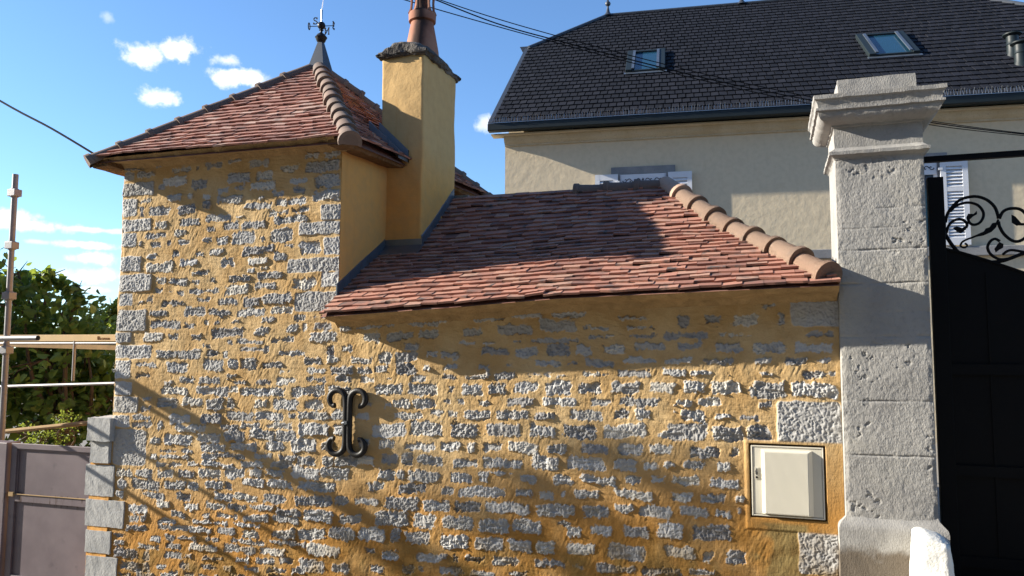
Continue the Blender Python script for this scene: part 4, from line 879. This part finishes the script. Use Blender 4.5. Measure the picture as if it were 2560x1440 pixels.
# ================================================================== scaffold
sc = empty('scaffold', (-7.7, .55, -.7), 'galvanised tube scaffold with timber boards left of the tower', 'scaffold')
mb = MB(); p0 = atY(39, 436, .5); p1 = atY(2, 1130, .5); p1 = p1+(p1-p0)*.4; mb.tube([p0, p1], .030, 12); mb.build('standard', M['steel'], sc, smooth=40)
for py in (484, 618, 745, 880):
    t = (py-436)/(1130-436); c_ = p0+(atY(2, 1130, .5)-p0)*t; mb = MB(); mb.box(c_[0]-.055, c_[0]+.055, c_[1]-.045, c_[1]+.045, c_[2]-.038, c_[2]+.038); mb.lathe([(.045, -.045), (.045, .045)], c_, 10); mb.build('coupler', M['steel'], sc, bevel=.005)
mb = MB(); mb.tube([atY(-80, 847, .34), atY(95, 845, .34)], .027, 12, caps=False); mb.tube([atY(95, 845, .34), atY(-80, 847, .34)], .023, 12, caps=False); mb.build('transom', M['steel'], sc, smooth=40)
bY = .95; a_ = atY(50, 846, bY); b_ = atY(330, 846, bY)
mb = MB(); mb.box(a_[0]-.5, b_[0]+.25, bY, bY+.035, a_[2]-.035, a_[2]+.04); board = mb.build('toe_board', M['wood'], sc, bevel=.003)
mb = MB(); mb.tube([(a_[0]-.5, bY+.01, a_[2]-.055), (b_[0]+.25, bY+.01, a_[2]-.055)], .014, 8); g0 = atY(10, 966, bY); g1 = atY(300, 958, bY); mb.tube([g0+(g0-g1)*.3, g1+(g1-g0)*.3], .017, 8)
gx_ = atY(183, 900, bY)[0]; mb.tube([(gx_, bY+.01, a_[2]-.03), (gx_, bY+.01, g1[2]+.012)], .016, 8); mb.build('guard_frame', M['steel'], sc, smooth=40)
r0_, r1_ = atY(20, 861, 1.1), atY(300, 869, 1.1); mb = MB(); d_ = (r1_-r0_)*.2
mb.hexa([r0_-d_+(0, 0, -.028), r1_+d_+(0, 0, -.028), r1_+d_+(0, .1, -.028), r0_-d_+(0, .1, -.028), r0_-d_+(0, 0, .022), r1_+d_+(0, 0, .022), r1_+d_+(0, .1, .022), r0_-d_+(0, .1, .022)]); mb.build('plank', M['woodold'], sc)
mb = MB(); l0, l1 = atY(0, 1080, .7), atY(235, 1056, .7); mb.tube([l0+(l0-l1)*.3, l1+(l1-l0)*.15], .024, 8); mb.build('ledger', M['woodold'], sc, smooth=40)
tc = bpy.data.curves.new('txt', 'FONT'); tc.body = 'LOMARI'; tc.size = .034; tc.space_character = 1.15; tc.extrude = .0008; to = bpy.data.objects.new('txt', tc); COL.objects.link(to); bpy.context.view_layer.update()
me = bpy.data.meshes.new_from_object(to.evaluated_get(bpy.context.evaluated_depsgraph_get())); bpy.data.objects.remove(to)
q = atY(250, 849.5, bY)
for v in me.vertices: v.co = Vector((q[0]+v.co.x, bY-.0015-v.co.z, q[2]+v.co.y))
me.materials.clear(); me.materials.append(M['ink']); lt = bpy.data.objects.new('stencil_lettering', me); COL.objects.link(lt); child(lt, board)
mb = MB(); q = atY(243.5, 849, bY); mb.box(q[0], q[0]+.006, bY-.003, bY-.0005, q[2], q[2]+.036); mb.box(q[0]+.0062, q[0]+.026, bY-.003, bY-.0005, q[2]+.028, q[2]+.036); mb.box(q[0]+.0205, q[0]+.026, bY-.003, bY-.0005, q[2], q[2]+.0278); mb.box(q[0]+.0062, q[0]+.013, bY-.003, bY-.0005, q[2], q[2]+.013)
mb.build('stencil_mark', M['ink'], board)
# the same scaffold's tubes that reach out to the street beyond the picture
mb = MB(); xb = -7.95
def bar(z, y1, r): mb.tube([(xb, .45, z), (xb, y1, z)], r, 8)
zb_ = lambda z572: z572+.417*(-5.72-xb)
bar(zb_(1.215), -1.0, .022); bar(zb_(.78), -1.05, .024); bar(zb_(.37), -1.1, .024)
mb.tube([(xb, .45, -.9), (xb, .45, 2.42)], .024, 8); mb.build('side_tubes', M['steel'], sc, smooth=40)
mb = MB(); mb.box(xb-.03, xb+.03, -1.25, .45, zb_(1.27), zb_(1.375)); mb.build('side_board', M['wood'], sc)
# ================================================================== cables
def cable(pts, r, label):
    mb = MB(); mb.tube(smooth_path(pts, 6), r, 6); tag(mb.build('cable', M['black'], None, smooth=True), label, 'cable')
cable([atY(-260, 95, -.2), atY(0, 252, -.2), atY(130, 322, -.21), atY(250, 394, -.2)], .010, 'black cable sloping down from the left to the tower eaves corner')
def fan(l): return [atY(px, py, Y_) for px, py, Y_ in l]
cable(fan([(980, -45, 2.0), (1095, -2, 2.4), (1240, 46, 2.9), (1400, 92, 3.5), (1600, 145, 4.2), (1800, 194, 5.0), (2040, 245, 6.0), (2345, 305, 7.1), (2600, 338, 7.7)]), .0065, 'topmost of the thin black cables crossing the sky towards the villa')
cable(fan([(930, -60, 2.0), (1070, -8, 2.4), (1240, 58, 2.9), (1400, 103, 3.5), (1600, 155, 4.2), (1800, 204, 5.0), (2040, 253, 6.0), (2345, 309, 7.1), (2600, 340, 7.7)]), .0085, 'thicker middle cable of the three crossing the sky towards the villa')
cable(fan([(900, -35, 2.0), (1030, 5, 2.3), (1200, 54, 2.8), (1355, 97, 3.3), (1560, 152, 4.1), (1800, 211, 5.0), (2040, 262, 6.0), (2345, 315, 7.1), (2600, 343, 7.7)]), .0065, 'lowest thin black cable passing in front of the chimney pot and villa roof')
# ================================================================== trees
def leafmesh(mb, c, sz, n, fold=.25, tone=None, kind='heart'):
    n = n/np.linalg.norm(n); a = np.cross(n, rng.normal(size=3)); a /= np.linalg.norm(a); b = np.cross(n, a)
    if kind == 'heart': prof = [(-.1, .0), (-.2, .28), (.05, .46), (.3, .48), (.52, .34), (.72, .30), (1.0, 0)]
    else: prof = [(0, 0), (.25, .26), (.6, .24), (1, 0)]
    dr = rng.uniform(-.35, .1)
    P_ = lambda x, y: c+sz*(a*x+b*y+n*(fold*abs(y)+dr*x*x))
    k = len(prof); mid = [P_(x, 0) for x, y in prof]; le = [P_(x, y) for x, y in prof[1:-1]]; ri = [P_(x, -y) for x, y in prof[1:-1]]
    t = (rng.random()**1.3 if tone is None else tone, rng.random(), rng.random())
    vs = [mid[0]]+le+[mid[-1]]+ri
    m = len(le)
    mb.add(vs, [[0]+list(range(1, m+1))+[m+1], [0, m+1]+list(range(2*m+1, m+1, -1))], t)
def tree(name, label, blobs, base, nleaf, sz, mat, kind='heart', cat='tree', grp=None, shell=.55, twigs=True, up=.5):
    root = empty(name, base, label, cat, grp); mb = MB(); tops = []
    vol = np.array([b[3]**2 for b in blobs]); vol = vol/vol.sum()
    for i, bl_ in enumerate(blobs):
        c = np.array(bl_[:3]); r = bl_[3]
        clumps = [(lambda d: c+d/np.linalg.norm(d)*r*rng.uniform(.35, 1.0)**.6)(rng.normal(size=3)) for _ in range(max(4, int(vol[i]*nleaf/14)))]
        for q in clumps:
            tn = rng.uniform(0, .25)
            for _ in range(14):
                p = q+rng.normal(size=3)*r*.13
                nrm = rng.normal(size=3)*.8+np.array([-.35, -.25, up]); leafmesh(mb, p, sz*rng.uniform(.65, 1.25), nrm, .22, min(1, tn+rng.random()**2*.8), kind)
        tops.append(c)
    mb.build('crown', mat, root)
    mb = MB(); base = np.asarray(base, float); fork = base+(np.mean(tops, 0)-base)*.45
    mb.tube(smooth_path([base+np.array([0, 0, -.2]), base+(fork-base)*.5+rng.normal(size=3)*.04, fork], 4), [.09*sz/.12*(1-.4*i/8) for i in range(9)], 9)
    for t_ in tops: mb.tube(smooth_path([fork, (fork+t_)/2+rng.normal(size=3)*.1, t_+(0, 0, .1)], 4), [.045*sz/.12*(1-.8*i/8)+.004 for i in range(9)], 6)
    if twigs:
        for bl_ in blobs:
            for _ in range(5):
                d = rng.normal(size=3); d /= np.linalg.norm(d); mb.tube([np.array(bl_[:3]), np.array(bl_[:3])+d*bl_[3]*.95], [.014, .004], 4)
    mb.build('trunk', M['bark'], root, smooth=40)
    return root
def pb(px, py, Y_, rpx):
    c = atY(px, py, Y_); dep = np.dot(c-CAM, fw); return (c[0], c[1], c[2], rpx*dep/F)
tree('broadleaf_tree', 'dark green tree with large heart shaped leaves behind the mauve gate',
     [pb(60, 780, 2.3, 110), pb(150, 800, 2.6, 110), pb(110, 900, 2.4, 150), pb(215, 880, 2.9, 105), pb(30, 950, 2.5, 130), pb(240, 980, 3.2, 110), pb(140, 1040, 2.8, 120), pb(-50, 720, 2.6, 110), pb(-60, 900, 2.7, 160), pb(280, 1010, 3.3, 90),
      pb(120, 690, 2.5, 45), pb(40, 690, 2.4, 50), pb(190, 735, 2.7, 40), pb(160, 960, 3.2, 150), pb(60, 1040, 3.3, 150), pb(230, 1060, 3.5, 130), pb(100, 850, 3.4, 150)],
     (-9.0, 2.8, -.7), 6200, .105, M['leaf'])
tree('garden_tree', 'lighter green sunlit tree peeping out beside the left edge of the tower',
     [pb(285, 800, 4.6, 60), pb(250, 830, 4.8, 50), pb(310, 850, 4.8, 90), pb(270, 880, 5.0, 60)], tuple(atY(290, 1000, 4.8)-np.array([0, 0, 1.9])), 1100, .085, M['shrub'])
tree('shrub', 'small yellow green leaved shrub behind the top of the mauve gate', [pb(70, 1090, 1.5, 40), pb(150, 1075, 1.6, 45), pb(110, 1105, 1.5, 45), pb(150, 1050, 1.7, 22)], tuple(atY(110, 1140, 1.55)-np.array([0, 0, .6])), 900, .035, M['shrub'], 'small', 'shrub')
tree('distant_tree', 'green tree crown showing beyond the right end of the villa roof', [(11.2, 22, 14.3, 1.4), (12.6, 22.5, 14.8, 1.5), (13.5, 23, 14, 1.5)], (12.4, 22.5, 0), 900, .25, M['leaf'], 'small')
# street tree out of the picture on the left: its thin boughs dapple the lower wall
def shp(X, Z, t): return np.array([X, 0, Z])+SUN/SUN[1]*-t
tb = []
for (X, Z, r) in ((-1.55, .30, .26), (-2.2, .45, .22), (-1.0, .12, .30), (-.45, .02, .26), (.0, -.1, .25), (-1.9, .62, .14), (-.75, .55, .16), (-.55, .72, .14), (-1.3, .85, .12), (-2.9, -.1, .3), (-2.3, -.1, .35)):
    p = shp(X, Z, 2.6+.3*random.random()); tb.append((*p, r))
tree('street_tree', 'thin street tree left of the scaffold whose boughs dapple the wall', tb, (tb[4][0]-1.5, tb[4][1]-.6, -1.1), 560, .085, M['leaf'], 'small', twigs=False)
# unseen neighbouring house, added to cast shade on the garden behind the mauve gate
nb = empty('added_shade_house', (-12.6, 1.9, -.9), 'plain rendered neighbouring house added out of view left of the garden to shade it', 'house')
mb = MB(); mb.box(-15.4, -12.5, .75, 3.8, -1.2, 3.75); mb.build('wall', M['cream'], nb)
mb = MB(); mb.prism([(-15.6, .6, 3.755), (-12.4, .6, 3.755), (-13.9, .6, 4.3)], (0, 3.1, 0)); mb.build('roof', M['tile_tower'], nb)
# unseen houses across the street, added to hold back sky light from the wall
ob = empty('added_street_block', (1, -10, -.2), 'plain rendered terrace house added unseen across the street behind the camera to dim the sky light', 'house')
mb = MB(); mb.box(-22, 26, -18, -10.5, -2.5, 8.5); mb.build('wall', M['corn'], ob)
mb = MB(); mb.prism([(-22.3, -10.1, 8.51), (-22.3, -18.3, 8.51), (-22.3, -14.2, 11)], (48.6, 0, 0)); mb.build('roof', M['tile_tower'], ob)
